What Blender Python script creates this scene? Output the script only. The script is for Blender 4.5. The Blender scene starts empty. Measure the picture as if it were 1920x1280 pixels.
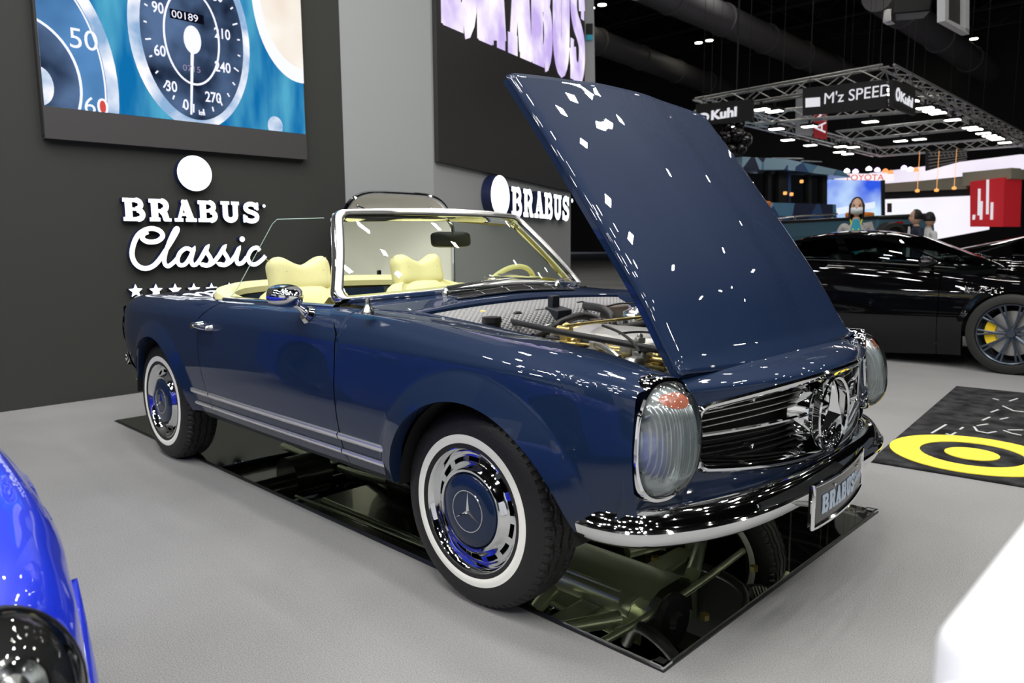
import bpy, bmesh, math, random
from mathutils import Vector, Matrix
import numpy as np
R = math.radians
random.seed(7)
S = bpy.context.scene
COL = S.collection

# ------------------------------------------------------------------ camera
CAM = (1.648, -2.3107, 1.1329); YAW, PIT, ROL, F = 2.3432, -0.1314, -0.0073, 1403.5444
fw = Vector((math.cos(YAW)*math.cos(PIT), math.sin(YAW)*math.cos(PIT), math.sin(PIT)))
rt = fw.cross(Vector((0, 0, 1))).normalized(); up = rt.cross(fw)
r2 = rt*math.cos(ROL)+up*math.sin(ROL); u2 = -rt*math.sin(ROL)+up*math.cos(ROL)
cd = bpy.data.cameras.new('camera'); cam = bpy.data.objects.new('camera', cd); COL.objects.link(cam)
m = Matrix((r2, u2, -fw)).transposed().to_4x4(); m.translation = CAM
cam.matrix_world = m; S.camera = cam
cd.sensor_width = 36; cd.lens = F/1920*36; cd.clip_start = .05; cd.clip_end = 300
cd.dof.use_dof = True; cd.dof.focus_distance = 2.6; cd.dof.aperture_fstop = 4.5

def at(u, v, d):
    """point at forward distance d (m) seen at photo pixel u,v"""
    return Vector(CAM)+fw*d+r2*((u-960)/F*d)+u2*((640-v)/F*d)
def on(u, v, ax, val):
    d = fw*F+r2*(u-960)+u2*(640-v); i = 'xyz'.index(ax); c = Vector(CAM)
    return c+d*((val-c[i])/d[i])

# ------------------------------------------------------------------ world, exposure, main lights
S.view_settings.view_transform = 'Standard'; S.view_settings.look = 'None'
S.view_settings.exposure = 0.0; S.view_settings.gamma = 1.0; S.view_settings.use_curve_mapping = False
wd = bpy.data.worlds.new('hall_ambience'); S.world = wd; wd.use_nodes = True
wd.node_tree.nodes['Background'].inputs[0].default_value = (.75, .85, 1, 1)
wd.node_tree.nodes['Background'].inputs[1].default_value = .06

def area(name, loc, size, power, color=(1, 1, 1), target=None, spread=180):
    l = bpy.data.lights.new(name, 'AREA'); l.shape = 'RECTANGLE'; l.size = size[0]; l.size_y = size[1]
    l.energy = power; l.color = color; l.spread = R(spread)
    o = bpy.data.objects.new(name, l); COL.objects.link(o); o.location = loc
    d = (Vector(target)-Vector(loc)) if target else Vector((0, 0, -1))
    o.rotation_euler = d.to_track_quat('-Z', 'Y').to_euler()
    return o
LP = .27
# flood lights of the stand's own overhead rig (above and in front of the car, out of frame), plus added side bars
rl_ = random.Random(3)
for (x, y, z, p) in [(-3.3, -2.6, 5.2, 150), (-1.9, -3.0, 5.3, 150), (-.4, -2.6, 5.2, 150), (1.0, -3.1, 5.3, 150), (2.6, -2.2, 5.2, 170),
                     (3.2, -.4, 5.3, 170), (3.0, 1.6, 5.2, 150), (2.2, 3.4, 5.3, 120), (.2, 3.8, 5.4, 100), (-1.7, 3.2, 5.3, 100),
                     (-2.6, .4, 5.6, 130), (-.6, .6, 5.7, 130), (1.0, .9, 5.6, 130), (-1.5, -1.0, 5.7, 130), (.5, -.9, 5.6, 130), (-3.2, -5.6, 4.4, 190), (-1.0, -6.0, 4.5, 200), (1.3, -5.8, 4.5, 200), (3.8, -4.0, 4.5, 190)]:  # low bars on the camera side are unseen, added to brighten the near side
    for q in range(3):   # bars of three small floodlights
        xx, yy = x+(q-1)*.55+rl_.uniform(-.1, .1), y+rl_.uniform(-.35, .35)
        area('flood_light', (xx, yy, z+rl_.uniform(-.2, .3)), (.17, .11), p/3*LP, (1, .985, .95), (x*.55-.4, y*.45, .2))

# hall lamps farther out
for i in range(7):
    for j in range(8):
        x = -13+i*4.4+(j % 2)*1.3; y = -10+j*4.6
        area('hall_lamp', (x, y, 10.6), (.34, .22), 38, (1, .97, .9))

# ------------------------------------------------------------------ materials
MATS = {}
def mat(name, col, rough=.5, metal=0, coat=0, spec=.5, emit=None, es=0, trans=0, ior=1.45, alpha=1, bump=None, noise=None, sheen=0, crough=.03):
    if name in MATS: return MATS[name]
    m = bpy.data.materials.new(name); m.use_nodes = True; nt = m.node_tree; b = nt.nodes['Principled BSDF']
    b.inputs['Base Color'].default_value = (*col, 1); b.inputs['Roughness'].default_value = rough
    b.inputs['Metallic'].default_value = metal; b.inputs['Coat Weight'].default_value = coat
    b.inputs['Coat Roughness'].default_value = crough; b.inputs['Specular IOR Level'].default_value = spec
    b.inputs['IOR'].default_value = ior; b.inputs['Transmission Weight'].default_value = trans; b.inputs['Alpha'].default_value = alpha
    if emit: b.inputs['Emission Color'].default_value = (*emit, 1); b.inputs['Emission Strength'].default_value = es
    tc = nt.nodes.new('ShaderNodeTexCoord')
    if noise:   # (scale, amount[, detail])  colour variation
        n = nt.nodes.new('ShaderNodeTexNoise'); n.inputs['Scale'].default_value = noise[0]; n.inputs['Detail'].default_value = 6
        nt.links.new(tc.outputs['Object'], n.inputs['Vector'])
        r = nt.nodes.new('ShaderNodeValToRGB'); a = noise[1]
        r.color_ramp.elements[0].position = .35; r.color_ramp.elements[1].position = .65
        r.color_ramp.elements[0].color = (*[c*(1-a) for c in col], 1); r.color_ramp.elements[1].color = (*[min(1, c*(1+a)) for c in col], 1)
        nt.links.new(n.outputs['Fac'], r.inputs['Fac']); nt.links.new(r.outputs['Color'], b.inputs['Base Color'])
    if bump:    # (scale, strength)
        n = nt.nodes.new('ShaderNodeTexNoise'); n.inputs['Scale'].default_value = bump[0]; n.inputs['Detail'].default_value = 5
        nt.links.new(tc.outputs['Object'], n.inputs['Vector'])
        bp = nt.nodes.new('ShaderNodeBump'); bp.inputs['Strength'].default_value = bump[1]; bp.inputs['Distance'].default_value = .01
        nt.links.new(n.outputs['Fac'], bp.inputs['Height']); nt.links.new(bp.outputs['Normal'], b.inputs['Normal'])
    MATS[name] = m; return m
NAVY = mat('navy_paint', (.0050, .0165, .052), .5, 0, 1, .12, crough=.012)
NAVYD = mat('navy_underbody', (.010, .014, .022), .5)
CHROME = mat('chrome', (.86, .87, .88), .04, 1)
SATIN = mat('bright_satin_trim', (.93, .93, .94), .28, .9)
SILV = mat('lamp_silver', (.8, .82, .82), .18, 1)
STEEL = mat('satin_steel', (.55, .55, .53), .3, 1)
ALU = mat('cast_aluminium', (.62, .62, .60), .38, .85, bump=(60, .15))
GOLD = mat('zinc_gold', (.78, .62, .25), .3, .9)
RUBBER = mat('black_rubber', (.014, .014, .014), .55, bump=(150, .15))
HOSE = mat('black_hose', (.018, .018, .020), .42)
BLK = mat('black_plastic', (.012, .012, .013), .35)
MATTE = mat('matte_black', (.008, .008, .008), .9)
WHITEW = mat('whitewall', (.92, .92, .85), .5)
CREAM = mat('cream_leather', (.80, .75, .40), .45, bump=(200, .12))
CREAMD = mat('ochre_vinyl', (.50, .42, .17), .6)
ORANGE = mat('amber_lens', (.9, .16, .02), .15, coat=1)
PADG = None

def glass_mat(name, tint=(1, 1, 1), rough=0.0, refl=1.0):
    m = bpy.data.materials.new(name); m.use_nodes = True; nt = m.node_tree; nt.nodes.clear()
    out = nt.nodes.new('ShaderNodeOutputMaterial'); mix = nt.nodes.new('ShaderNodeMixShader')
    t = nt.nodes.new('ShaderNodeBsdfTransparent'); t.inputs[0].default_value = (*tint, 1)
    g = nt.nodes.new('ShaderNodeBsdfGlossy'); g.inputs['Roughness'].default_value = rough
    f = nt.nodes.new('ShaderNodeFresnel'); f.inputs['IOR'].default_value = 1.5
    mu = nt.nodes.new('ShaderNodeMath'); mu.operation = 'MULTIPLY'; mu.inputs[1].default_value = refl
    nt.links.new(f.outputs[0], mu.inputs[0]); nt.links.new(mu.outputs[0], mix.inputs[0])
    nt.links.new(t.outputs[0], mix.inputs[1]); nt.links.new(g.outputs[0], mix.inputs[2]); nt.links.new(mix.outputs[0], out.inputs[0])
    return m
GLASS = glass_mat('windshield_glass', (.90, .95, .88), refl=.8)
GLASSS = glass_mat('side_glass', (.96, .99, .96), refl=.7)
GLASSD = glass_mat('dark_car_glass', (.25, .33, .30), refl=1.2)

def wired(name, build, rough=.5, **kw):
    """material whose base colour comes from build(nt, texcoord)->socket"""
    m = mat(name, (.5, .5, .5), rough, **kw); nt = m.node_tree
    tc = next(n for n in nt.nodes if n.type == 'TEX_COORD')
    s = build(nt, tc); nt.links.new(s, nt.nodes['Principled BSDF'].inputs['Base Color']); return m

# carpet: grey needle felt, fine speckle and soft large patches
def carpet(nt, tc):
    def noise(sc, det=3, w=None):
        n = nt.nodes.new('ShaderNodeTexNoise'); n.inputs['Scale'].default_value = sc; n.inputs['Detail'].default_value = det
        nt.links.new(tc.outputs['Object'], n.inputs['Vector']); return n
    a, b = noise(260, 2), noise(.7, 5)
    mx = nt.nodes.new('ShaderNodeMix'); mx.data_type = 'FLOAT'; mx.inputs[0].default_value = .35
    nt.links.new(a.outputs['Fac'], mx.inputs[2]); nt.links.new(b.outputs['Fac'], mx.inputs[3])
    r = nt.nodes.new('ShaderNodeValToRGB'); r.color_ramp.elements[0].position = .3; r.color_ramp.elements[1].position = .7
    r.color_ramp.elements[0].color = (.16, .16, .163, 1); r.color_ramp.elements[1].color = (.36, .36, .36, 1)
    nt.links.new(mx.outputs[0], r.inputs[0])
    bp = nt.nodes.new('ShaderNodeBump'); bp.inputs['Strength'].default_value = .5; bp.inputs['Distance'].default_value = .004
    nt.links.new(a.outputs['Fac'], bp.inputs['Height']); nt.links.new(bp.outputs['Normal'], nt.nodes['Principled BSDF'].inputs['Normal'])
    return r.outputs[0]
CARPET = wired('grey_carpet', carpet, .95, spec=.1)

# quilted insulation pad (diamond pattern bump)
def quilt_mat():
    m = mat('quilted_pad', (.30, .30, .31), .5); nt = m.node_tree; tc = next(n for n in nt.nodes if n.type == 'TEX_COORD')
    sx_ = nt.nodes.new('ShaderNodeSeparateXYZ'); nt.links.new(tc.outputs['Object'], sx_.inputs[0])
    def M_(op, a, b=None):
        n = nt.nodes.new('ShaderNodeMath'); n.operation = op
        for i_, q in enumerate((a, b)):
            if q is None: continue
            if isinstance(q, (int, float)): n.inputs[i_].default_value = q
            else: nt.links.new(q, n.inputs[i_])
        return n.outputs[0]
    w_ = M_('SUBTRACT', sx_.outputs['Z'], sx_.outputs['X'])
    mu = M_('MULTIPLY', M_('ABSOLUTE', M_('SINE', M_('MULTIPLY', M_('ADD', sx_.outputs['Y'], w_), 120.0))), M_('ABSOLUTE', M_('SINE', M_('MULTIPLY', M_('SUBTRACT', sx_.outputs['Y'], w_), 120.0))))
    bp = nt.nodes.new('ShaderNodeBump'); bp.inputs['Strength'].default_value = .7; bp.inputs['Distance'].default_value = .006
    nt.links.new(mu, bp.inputs['Height']); nt.links.new(bp.outputs['Normal'], nt.nodes['Principled BSDF'].inputs['Normal'])
    return m
PADG = quilt_mat()

def emis(name, col, s=1.0):
    if name in MATS: return MATS[name]
    m = bpy.data.materials.new(name); m.use_nodes = True; nt = m.node_tree; nt.nodes.clear()
    o = nt.nodes.new('ShaderNodeOutputMaterial'); e = nt.nodes.new('ShaderNodeEmission')
    e.inputs[0].default_value = (*col, 1); e.inputs[1].default_value = s; nt.links.new(e.outputs[0], o.inputs[0])
    MATS[name] = m; return m

# ------------------------------------------------------------------ helpers
def link(name, me, mats, parent=None, smooth=True):
    o = bpy.data.objects.new(name, me); COL.objects.link(o)
    for mm in (mats if isinstance(mats, (list, tuple)) else [mats]): me.materials.append(mm)
    if smooth:
        me.polygons.foreach_set('use_smooth', [True]*len(me.polygons))
        try: me.set_sharp_from_angle(angle=R(38))
        except Exception: pass
    if parent: o.parent = parent
    me.update(); return o
def tag(o, label=None, cat=None, group=None, kind=None):
    if label: o['label'] = label
    if cat: o['category'] = cat
    if group: o['group'] = group
    if kind: o['kind'] = kind
    return o
def empty(name, loc=(0, 0, 0), rz=0, parent=None):
    o = bpy.data.objects.new(name, None); COL.objects.link(o); o.location = loc; o.rotation_euler = (0, 0, rz); o.empty_display_size = .1
    if parent: o.parent = parent
    return o
class MB:
    """collects shapes into one mesh"""
    def __init__(s): s.v = []; s.f = []; s.mi = []
    def add(s, vs, fs, mi=0):
        n = len(s.v); s.v += [tuple(v) for v in vs]; s.f += [tuple(i+n for i in f) for f in fs]; s.mi += [mi]*len(fs); return s
    def grid(s, P, mi=0, cu=False, cv=False):
        """P[i][j] points"""
        a, b = len(P), len(P[0]); vs = [p for r_ in P for p in r_]; fs = []
        for i in range(a if cu else a-1):
            for j in range(b if cv else b-1):
                fs.append((i*b+j, ((i+1) % a)*b+j, ((i+1) % a)*b+(j+1) % b, i*b+(j+1) % b))
        return s.add(vs, fs, mi)
    def box(s, c, d, rot=None, mi=0):
        c = Vector(c); vs = []
        for x in (-.5, .5):
            for y in (-.5, .5):
                for z in (-.5, .5):
                    p = Vector((x*d[0], y*d[1], z*d[2]))
                    if rot is not None: p = rot @ p
                    vs.append(c+p)
        return s.add(vs, [(0, 1, 3, 2), (4, 6, 7, 5), (0, 4, 5, 1), (2, 3, 7, 6), (0, 2, 6, 4), (1, 5, 7, 3)], mi)
    def tube(s, pts, r, n=10, mi=0, closed=False, cap=True):
        pts = [Vector(p) for p in pts]; rings = []; N = len(pts); prev = None
        for i, p in enumerate(pts):
            a = pts[(i-1) % N] if (closed or i > 0) else p; b = pts[(i+1) % N] if (closed or i < N-1) else p
            t = (b-a).normalized()
            if prev is None:
                x = t.orthogonal().normalized()
            else:
                x = (prev-t*prev.dot(t)); x = x.normalized() if x.length > 1e-6 else t.orthogonal().normalized()
            prev = x; y = t.cross(x); rr = r[i] if isinstance(r, (list, tuple)) else r
            rings.append([p+x*math.cos(2*math.pi*k_/n)*rr+y*math.sin(2*math.pi*k_/n)*rr for k_ in range(n)])
        s.grid(rings, mi, cu=closed, cv=True)
        if cap and not closed:
            m0 = len(s.v)-N*n
            s.f.append(tuple(m0+i for i in reversed(range(n)))); s.mi.append(mi)
            s.f.append(tuple(m0+(N-1)*n+i for i in range(n))); s.mi.append(mi)
        return s
    def cyl(s, a, b, r, n=16, mi=0): return s.tube([a, b], r, n, mi)
    def lathe(s, prof, c, axis='y', n=48, mi=0, a0=0, a1=2*math.pi):
        """prof list of (axial, radius)"""
        c = Vector(c); full = abs(a1-a0-2*math.pi) < 1e-6; P = []
        A = [a0+(a1-a0)*k_/n for k_ in range(n if full else n+1)]
        for t in A:
            row = []
            for h, r in prof:
                if axis == 'y': q = Vector((r*math.cos(t), h, r*math.sin(t)))
                elif axis == 'x': q = Vector((h, r*math.cos(t), r*math.sin(t)))
                else: q = Vector((r*math.cos(t), r*math.sin(t), h))
                row.append(c+q)
            P.append(row)
        return s.grid(P, mi, cu=full)
    def prism(s, outline, depth, frame, mi=0, side_mi=None):
        """2-D outline (a,b) extruded by depth along N; frame=(O,U,V,N)"""
        O, U, V, N_ = [Vector(q) for q in frame]; n = len(outline)
        f = [O+U*a+V*b+N_*depth for a, b in outline]; k_ = [O+U*a+V*b for a, b in outline]
        s.add(f+k_, [tuple(range(n)), tuple(reversed(range(n, 2*n)))], mi)
        s.add(f+k_, [(i, n+i, n+(i+1) % n, (i+1) % n) for i in range(n)], mi if side_mi is None else side_mi)
        return s
    def ribbon(s, pts, w, depth, frame, mi=0, side_mi=None, closed=False):
        """stroke of width w (or list) along 2-D pts"""
        n = len(pts); L = []; Rr = []
        for i in range(n):
            a = pts[(i-1) % n] if (closed or i > 0) else pts[i]; b = pts[(i+1) % n] if (closed or i < n-1) else pts[i]
            p = pts[i]; d1 = Vector((p[0]-a[0], p[1]-a[1])); d2 = Vector((b[0]-p[0], b[1]-p[1]))
            if d1.length < 1e-9: d1 = d2
            if d2.length < 1e-9: d2 = d1
            d1.normalize(); d2.normalize(); t = (d1+d2)
            t = t.normalized() if t.length > 1e-6 else d1
            nn = Vector((-t.y, t.x)); ww = (w[i] if isinstance(w, (list, tuple)) else w)/2/max(.5, nn.dot(Vector((-d1.y, d1.x))))
            L.append((p[0]+nn.x*ww, p[1]+nn.y*ww)); Rr.append((p[0]-nn.x*ww, p[1]-nn.y*ww))
        O, U, V, N_ = [Vector(q) for q in frame]
        P = lambda q, d: O+U*q[0]+V*q[1]+N_*d
        rows = [[P(L[i], depth), P(Rr[i], depth)] for i in range(n)]
        s.grid(rows, mi, cu=closed)
        if depth:
            sm = mi if side_mi is None else side_mi
            s.grid([[P(L[i], 0), P(L[i], depth)] for i in range(n)], sm, cu=closed)
            s.grid([[P(Rr[i], depth), P(Rr[i], 0)] for i in range(n)], sm, cu=closed)
            if not closed:
                s.add([P(L[0], 0), P(Rr[0], 0), P(Rr[0], depth), P(L[0], depth)], [(0, 1, 2, 3)], sm)
                s.add([P(L[-1], 0), P(Rr[-1], 0), P(Rr[-1], depth), P(L[-1], depth)], [(3, 2, 1, 0)], sm)
        return s
    def build(s, name, mats, parent=None, smooth=True, bevel=0, sub=0, solid=0, seg=2):
        me = bpy.data.meshes.new(name); me.from_pydata([tuple(v) for v in s.v], [], s.f)
        me.polygons.foreach_set('material_index', s.mi)
        bm = bmesh.new(); bm.from_mesh(me); bmesh.ops.remove_doubles(bm, verts=bm.verts, dist=1e-5)
        bmesh.ops.recalc_face_normals(bm, faces=bm.faces); bm.to_mesh(me); bm.free()
        o = link(name, me, mats, parent, smooth)
        if solid: md = o.modifiers.new('thick', 'SOLIDIFY'); md.thickness = solid; md.offset = -1
        if bevel: md = o.modifiers.new('bevel', 'BEVEL'); md.width = bevel; md.segments = seg; md.limit_method = 'ANGLE'; md.angle_limit = R(35)
        if sub: md = o.modifiers.new('sub', 'SUBSURF'); md.levels = sub; md.render_levels = sub
        return o
def ip(tab):
    xs = [a for a, b in sorted(tab)]; ys = [b for a, b in sorted(tab)]
    xs = np.array(xs, float); ys = np.array(ys, float)
    # monotone-ish cubic (Catmull-Rom tangents)
    mt = np.gradient(ys, xs)
    def f(x):
        x = min(max(x, xs[0]), xs[-1]); i = min(max(int(np.searchsorted(xs, x))-1, 0), len(xs)-2)
        h = xs[i+1]-xs[i]; t = (x-xs[i])/h
        return float((2*t**3-3*t*t+1)*ys[i]+(t**3-2*t*t+t)*h*mt[i]+(-2*t**3+3*t*t)*ys[i+1]+(t**3-t*t)*h*mt[i+1])
    return f
def cr(pts, n=8, closed=False):
    """Catmull-Rom through points of any dimension"""
    P = [np.array(p, float) for p in pts]; N = len(P); out = []
    for i in range(N if closed else N-1):
        p0 = P[(i-1) % N] if (closed or i > 0) else 2*P[0]-P[1]; p1 = P[i]; p2 = P[(i+1) % N]
        p3 = P[(i+2) % N] if (closed or i < N-2) else 2*P[-1]-P[-2]
        for k_ in range(n):
            t = k_/n; out.append(tuple(.5*((2*p1)+(-p0+p2)*t+(2*p0-5*p1+4*p2-p3)*t*t+(-p0+3*p1-3*p2+p3)*t**3)))
    if not closed: out.append(tuple(P[-1]))
    return out
def arc(cx, cy, rx, ry, a0, a1, n=10):
    return [(cx+rx*math.cos(R(a0+(a1-a0)*i/n)), cy+ry*math.sin(R(a0+(a1-a0)*i/n))) for i in range(n+1)]
def text(name, s, size, frame, m, parent=None, depth=.004, bold=.0, shear=0, align='LEFT', sx=1):
    c = bpy.data.curves.new(name, 'FONT'); c.body = s; c.size = size; c.extrude = depth/2; c.offset = bold; c.align_x = align; c.shear = shear; c.resolution_u = 4
    t = bpy.data.objects.new(name, c); COL.objects.link(t)
    dg = bpy.context.evaluated_depsgraph_get(); me = bpy.data.meshes.new_from_object(t.evaluated_get(dg)); bpy.data.objects.remove(t); bpy.data.curves.remove(c)
    me.materials.clear(); o = link(name, me, m, None, smooth=False)
    O, U, V, N_ = [Vector(q) for q in frame]
    M = Matrix((U*sx, V, N_)).transposed().to_4x4(); M.translation = O+N_*(depth/2)
    me.transform(M)
    if parent: o.parent = parent
    return o
def dup(o, parent=None, loc=None, rz=None):
    c = o.copy(); COL.objects.link(c)
    if parent: c.parent = parent
    if loc is not None: c.location = loc
    if rz is not None: c.rotation_euler = (0, 0, rz)
    for ch in list(o.children): dup(ch, c)
    return c
def mirror_y(o, name=None):
    """copy of a part mirrored to the other side of the car"""
    me = o.data.copy(); me.transform(Matrix.Scale(-1, 4, (0, 1, 0))); me.flip_normals()
    c = o.copy(); c.data = me; COL.objects.link(c); return c

# slab letters -------------------------------------------------------------
def slab(ch):
    s_, t = .27, .15     # stem and serif thickness
    A = []
    if ch == 'B':
        A = [([(.24, 0), (.24, 1)], s_), ([(0, .075), (.6, .075)], t), ([(0, .925), (.58, .925)], t), ([(.3, .52), (.6, .52)], .12),
             (arc(.56, .73, .21, .2, 92, -90, 8), .2), (arc(.6, .28, .23, .21, 90, -92, 8), .21)]
    if ch == 'R':
        A = [([(.24, 0), (.24, 1)], s_), ([(0, .075), (.47, .075)], t), ([(0, .925), (.58, .925)], t), ([(.3, .47), (.56, .47)], .13),
             (arc(.56, .70, .21, .225, 92, -90, 8), .22), ([(.56, .47), (.68, .34), (.76, .05)], .25), ([(.66, .06), (.98, .06)], .12)]
    if ch == 'A':
        A = [([(.5, 1.0), (.2, .06)], .13), ([(.48, .97), (.78, .06)], .28), ([(0, .07), (.4, .07)], .14), ([(.52, .07), (1.04, .07)], .14),
             ([(.28, .33), (.7, .33)], .12), ([(.36, .95), (.6, .95)], .1)]
    if ch == 'U':
        A = [([(.22, 1), (.22, .38)]+arc(.48, .34, .26, .24, 180, 360, 10)+[(.74, .38), (.74, 1)], .23), ([(0, .93), (.44, .93)], .14), ([(.54, .93), (.94, .93)], .14)]
    if ch == 'S':
        A = [(cr([(.74, .70), (.66, .86), (.42, .92), (.2, .84), (.16, .68), (.3, .56), (.52, .49), (.72, .38), (.74, .22), (.62, .1), (.40, .07), (.18, .14), (.1, .3)], 4), .2),
             ([(.78, .62), (.78, 1)], .1), ([(.07, 0), (.07, .38)], .1)]
    return A
def slab_word(mb, word, frame, h, adv, depth, mi=0, side=None, wide=1.0, shear=None):
    O, U, V, N_ = [Vector(q) for q in frame]; x = 0; j = 0
    for ch in word:
        for pts, w in slab(ch):
            j += 1
            mb.ribbon([(x+a*h*wide, b*h) for a, b in pts], w*h*1.10, depth+j*2e-5, (O, U, V, N_), mi, side)
        x += adv*h*wide
    return x

# ================================================================== SETTING
def struct(name, mb, m, **kw):
    o = mb.build(name, m, **kw); o['kind'] = 'structure'; return o
struct('floor', MB().box((0, 15, -.05), (90, 90, .1)), CARPET, smooth=False)
def panel_mat(name, col, sc, mortar, rough=.8):
    def f(nt, tc):
        b = nt.nodes.new('ShaderNodeTexBrick'); b.offset = 0; b.inputs['Scale'].default_value = sc; b.inputs['Mortar Size'].default_value = .006
        b.inputs['Color1'].default_value = (*col, 1); b.inputs['Color2'].default_value = (*[c*1.12 for c in col], 1); b.inputs['Mortar'].default_value = (*mortar, 1)
        nt.links.new(tc.outputs['Object'], b.inputs['Vector']); return b.outputs['Color']
    return wired(name, f, rough, spec=.2)
CEIL = panel_mat('dark_ceiling', (.020, .020, .022), .35, (.006, .006, .006))
struct('ceiling', MB().box((0, 15, 12.3), (90, 90, .2)), CEIL, smooth=False)
WALLD = mat('charcoal_wall_paint', (.040, .041, .038), .75, spec=.25)
WALLG = mat('grey_wall_paint', (.33, .345, .35), .7, spec=.3)
WALLG2 = mat('light_grey_wall_paint', (.36, .37, .375), .7, spec=.3)
XW = -4.4
# charcoal stand wall, grey wall face, angled grey screen wall
y0 = 1.69; y1 = 2.757
struct('wall_left', MB().box((XW-.16, (-6+y0)/2, 3), (.32, y0+6, 6)), WALLD, smooth=False)
struct('wall_back', MB().box((XW-.2, (y0+y1)/2, 3), (.4, y1-y0-.001, 6)), WALLG, smooth=False)
WD = Vector((math.cos(R(113.2)), math.sin(R(113.2)), 0)); WN = Vector((WD.y, -WD.x, 0)); WS = Vector((XW, y1+.001, 0))
def wl(a, z, d=0): return WS+WD*a+Vector((0, 0, z))+WN*d
L = 4.93
mb = MB(); mb.prism([(0, 0), (L, 0), (L, 6), (0, 6)], -.3, (WS, WD, (0, 0, 1), WN))
struct('wall_right', mb, WALLG2, smooth=False)
# dark side room behind: black curtained passage right of the grey wall
struct('wall_rear', MB().prism([(4.95, 0), (8.6, 0), (8.6, 3.0), (4.95, 3.0)], -.1, (WS-WN*1.3, WD, (0, 0, 1), WN)), mat('black_curtain', (.012, .012, .013), .9), smooth=False)

# ---- LED wall with speedometer picture (flat picture built flat)
SY0, SY1, SZ0, SZ1 = -.744, 1.262, 2.085, 3.9
scr = empty('led_screen', (XW, .26, SZ0))
tag(scr, 'large LED screen showing a classic speedometer on the charcoal wall', 'screen')
LEDB = mat('led_black', (.028, .027, .027), .5, spec=.3)
def into(o, root):   # parent keeping world placement (roots here are only translated / rotated in z)
    o.parent = root; o.matrix_parent_inverse = root_inv(root); return o
def root_inv(r):
    return (Matrix.Translation(r.location) @ r.rotation_euler.to_matrix().to_4x4()).inverted()
into(MB().box((XW+.03, .255, 2.9), (.06, 2.03, 2.03)).build('cabinet', LEDB, smooth=False), scr)
b_ = MB().box((XW+.035, .255, 1.975), (.07, 2.02, .215)); into(b_.build('lower_cabinet', mat('led_black_lower', (.052, .050, .051), .6, spec=.3), smooth=False), scr)
fr = (Vector((XW+.062, 0, 0)), Vector((0, 1, 0)), Vector((0, 0, 1)), Vector((1, 0, 0)))
def lay(k_): return (fr[0]+fr[3]*(.0012*k_), fr[1], fr[2], fr[3])
def clipz(poly):   # clip a polygon to the screen rectangle
    for ax, lim, sg in ((0, SY0, 1), (0, SY1, -1), (1, SZ0, 1), (1, SZ1, -1)):
        out = []
        for i in range(len(poly)):
            a, b = poly[i-1], poly[i]; ia = (a[ax]-lim)*sg >= 0; ib = (b[ax]-lim)*sg >= 0
            if ia != ib:
                t = (lim-a[ax])/(b[ax]-a[ax]); out.append((a[0]+(b[0]-a[0])*t, a[1]+(b[1]-a[1])*t))
            if ib: out.append(b)
        poly = out
        if not poly: return []
    return poly
def flat(name, poly, k_, m):
    poly = clipz(poly)
    if len(poly) < 3: return
    mb = MB(); O, U, V, N_ = lay(k_); mb.add([O+U*a+V*b for a, b in poly], [tuple(range(len(poly)))])
    into(mb.build(name, m, smooth=False), scr)
def ringp(name, cx, cy, rx, ry, w, k_, m, a0=0, a1=360, n=60):
    mb = MB(); O, U, V, N_ = lay(k_)
    for i in range(n):
        q = arc(cx, cy, rx, ry, a0+(a1-a0)*i/n, a0+(a1-a0)*(i+1)/n, 1); p = arc(cx, cy, rx-w, ry-w, a0+(a1-a0)*i/n, a0+(a1-a0)*(i+1)/n, 1)
        pl = clipz([q[0], q[1], p[1], p[0]])
        if len(pl) >= 3: mb.add([O+U*a+V*b for a, b in pl], [tuple(range(len(pl)))])
    if mb.v: into(mb.build(name, m, smooth=False), scr)
def screen_mat(name, a, b, sc, s=1.0, stretch=(1, 1, 1)):
    m = bpy.data.materials.new(name); m.use_nodes = True; nt = m.node_tree; nt.nodes.clear()
    o = nt.nodes.new('ShaderNodeOutputMaterial'); e = nt.nodes.new('ShaderNodeEmission'); tc = nt.nodes.new('ShaderNodeTexCoord')
    mp = nt.nodes.new('ShaderNodeMapping'); mp.inputs['Scale'].default_value = stretch; nt.links.new(tc.outputs['Object'], mp.inputs[0])
    n = nt.nodes.new('ShaderNodeTexNoise'); n.inputs['Scale'].default_value = sc; n.inputs['Detail'].default_value = 3; nt.links.new(mp.outputs[0], n.inputs['Vector'])
    r = nt.nodes.new('ShaderNodeValToRGB'); r.color_ramp.elements[0].position = .38; r.color_ramp.elements[1].position = .66
    r.color_ramp.elements[0].color = (*a, 1); r.color_ramp.elements[1].color = (*b, 1)
    nt.links.new(n.outputs['Fac'], r.inputs[0]); nt.links.new(r.outputs[0], e.inputs[0]); e.inputs[1].default_value = s
    nt.links.new(e.outputs[0], o.inputs[0]); return m
TEAL = screen_mat('screen_teal', (.005, .16, .42), (.09, .42, .62), 1.6, 1.0, (1, 3, .7))
DIAL = screen_mat('screen_dial', (.004, .007, .022), (.10, .17, .32), 2.2)
DIALL = screen_mat('screen_dial_blue', (.13, .33, .66), (.04, .13, .30), 1.3)
CHR = screen_mat('screen_chrome', (.25, .40, .62), (1.0, .97, 1.0), 3.5, 1.15)
SWH = emis('screen_white', (.85, .86, 1), 1.15); SPK = emis('screen_pink', (.75, .2, .5), .8); SRED = emis('screen_red', (.7, .08, .06), 1)
SCRM = screen_mat('screen_cream', (.75, .62, .5), (1, .98, .93), 1.0, 1.1)
flat('picture_background', [(SY0, SZ0), (SY1, SZ0), (SY1, SZ1), (SY0, SZ1)], 0, TEAL)
def P2(u, v): q = on(u, v, 'x', XW+.06); return (q.y, q.z)
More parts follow.
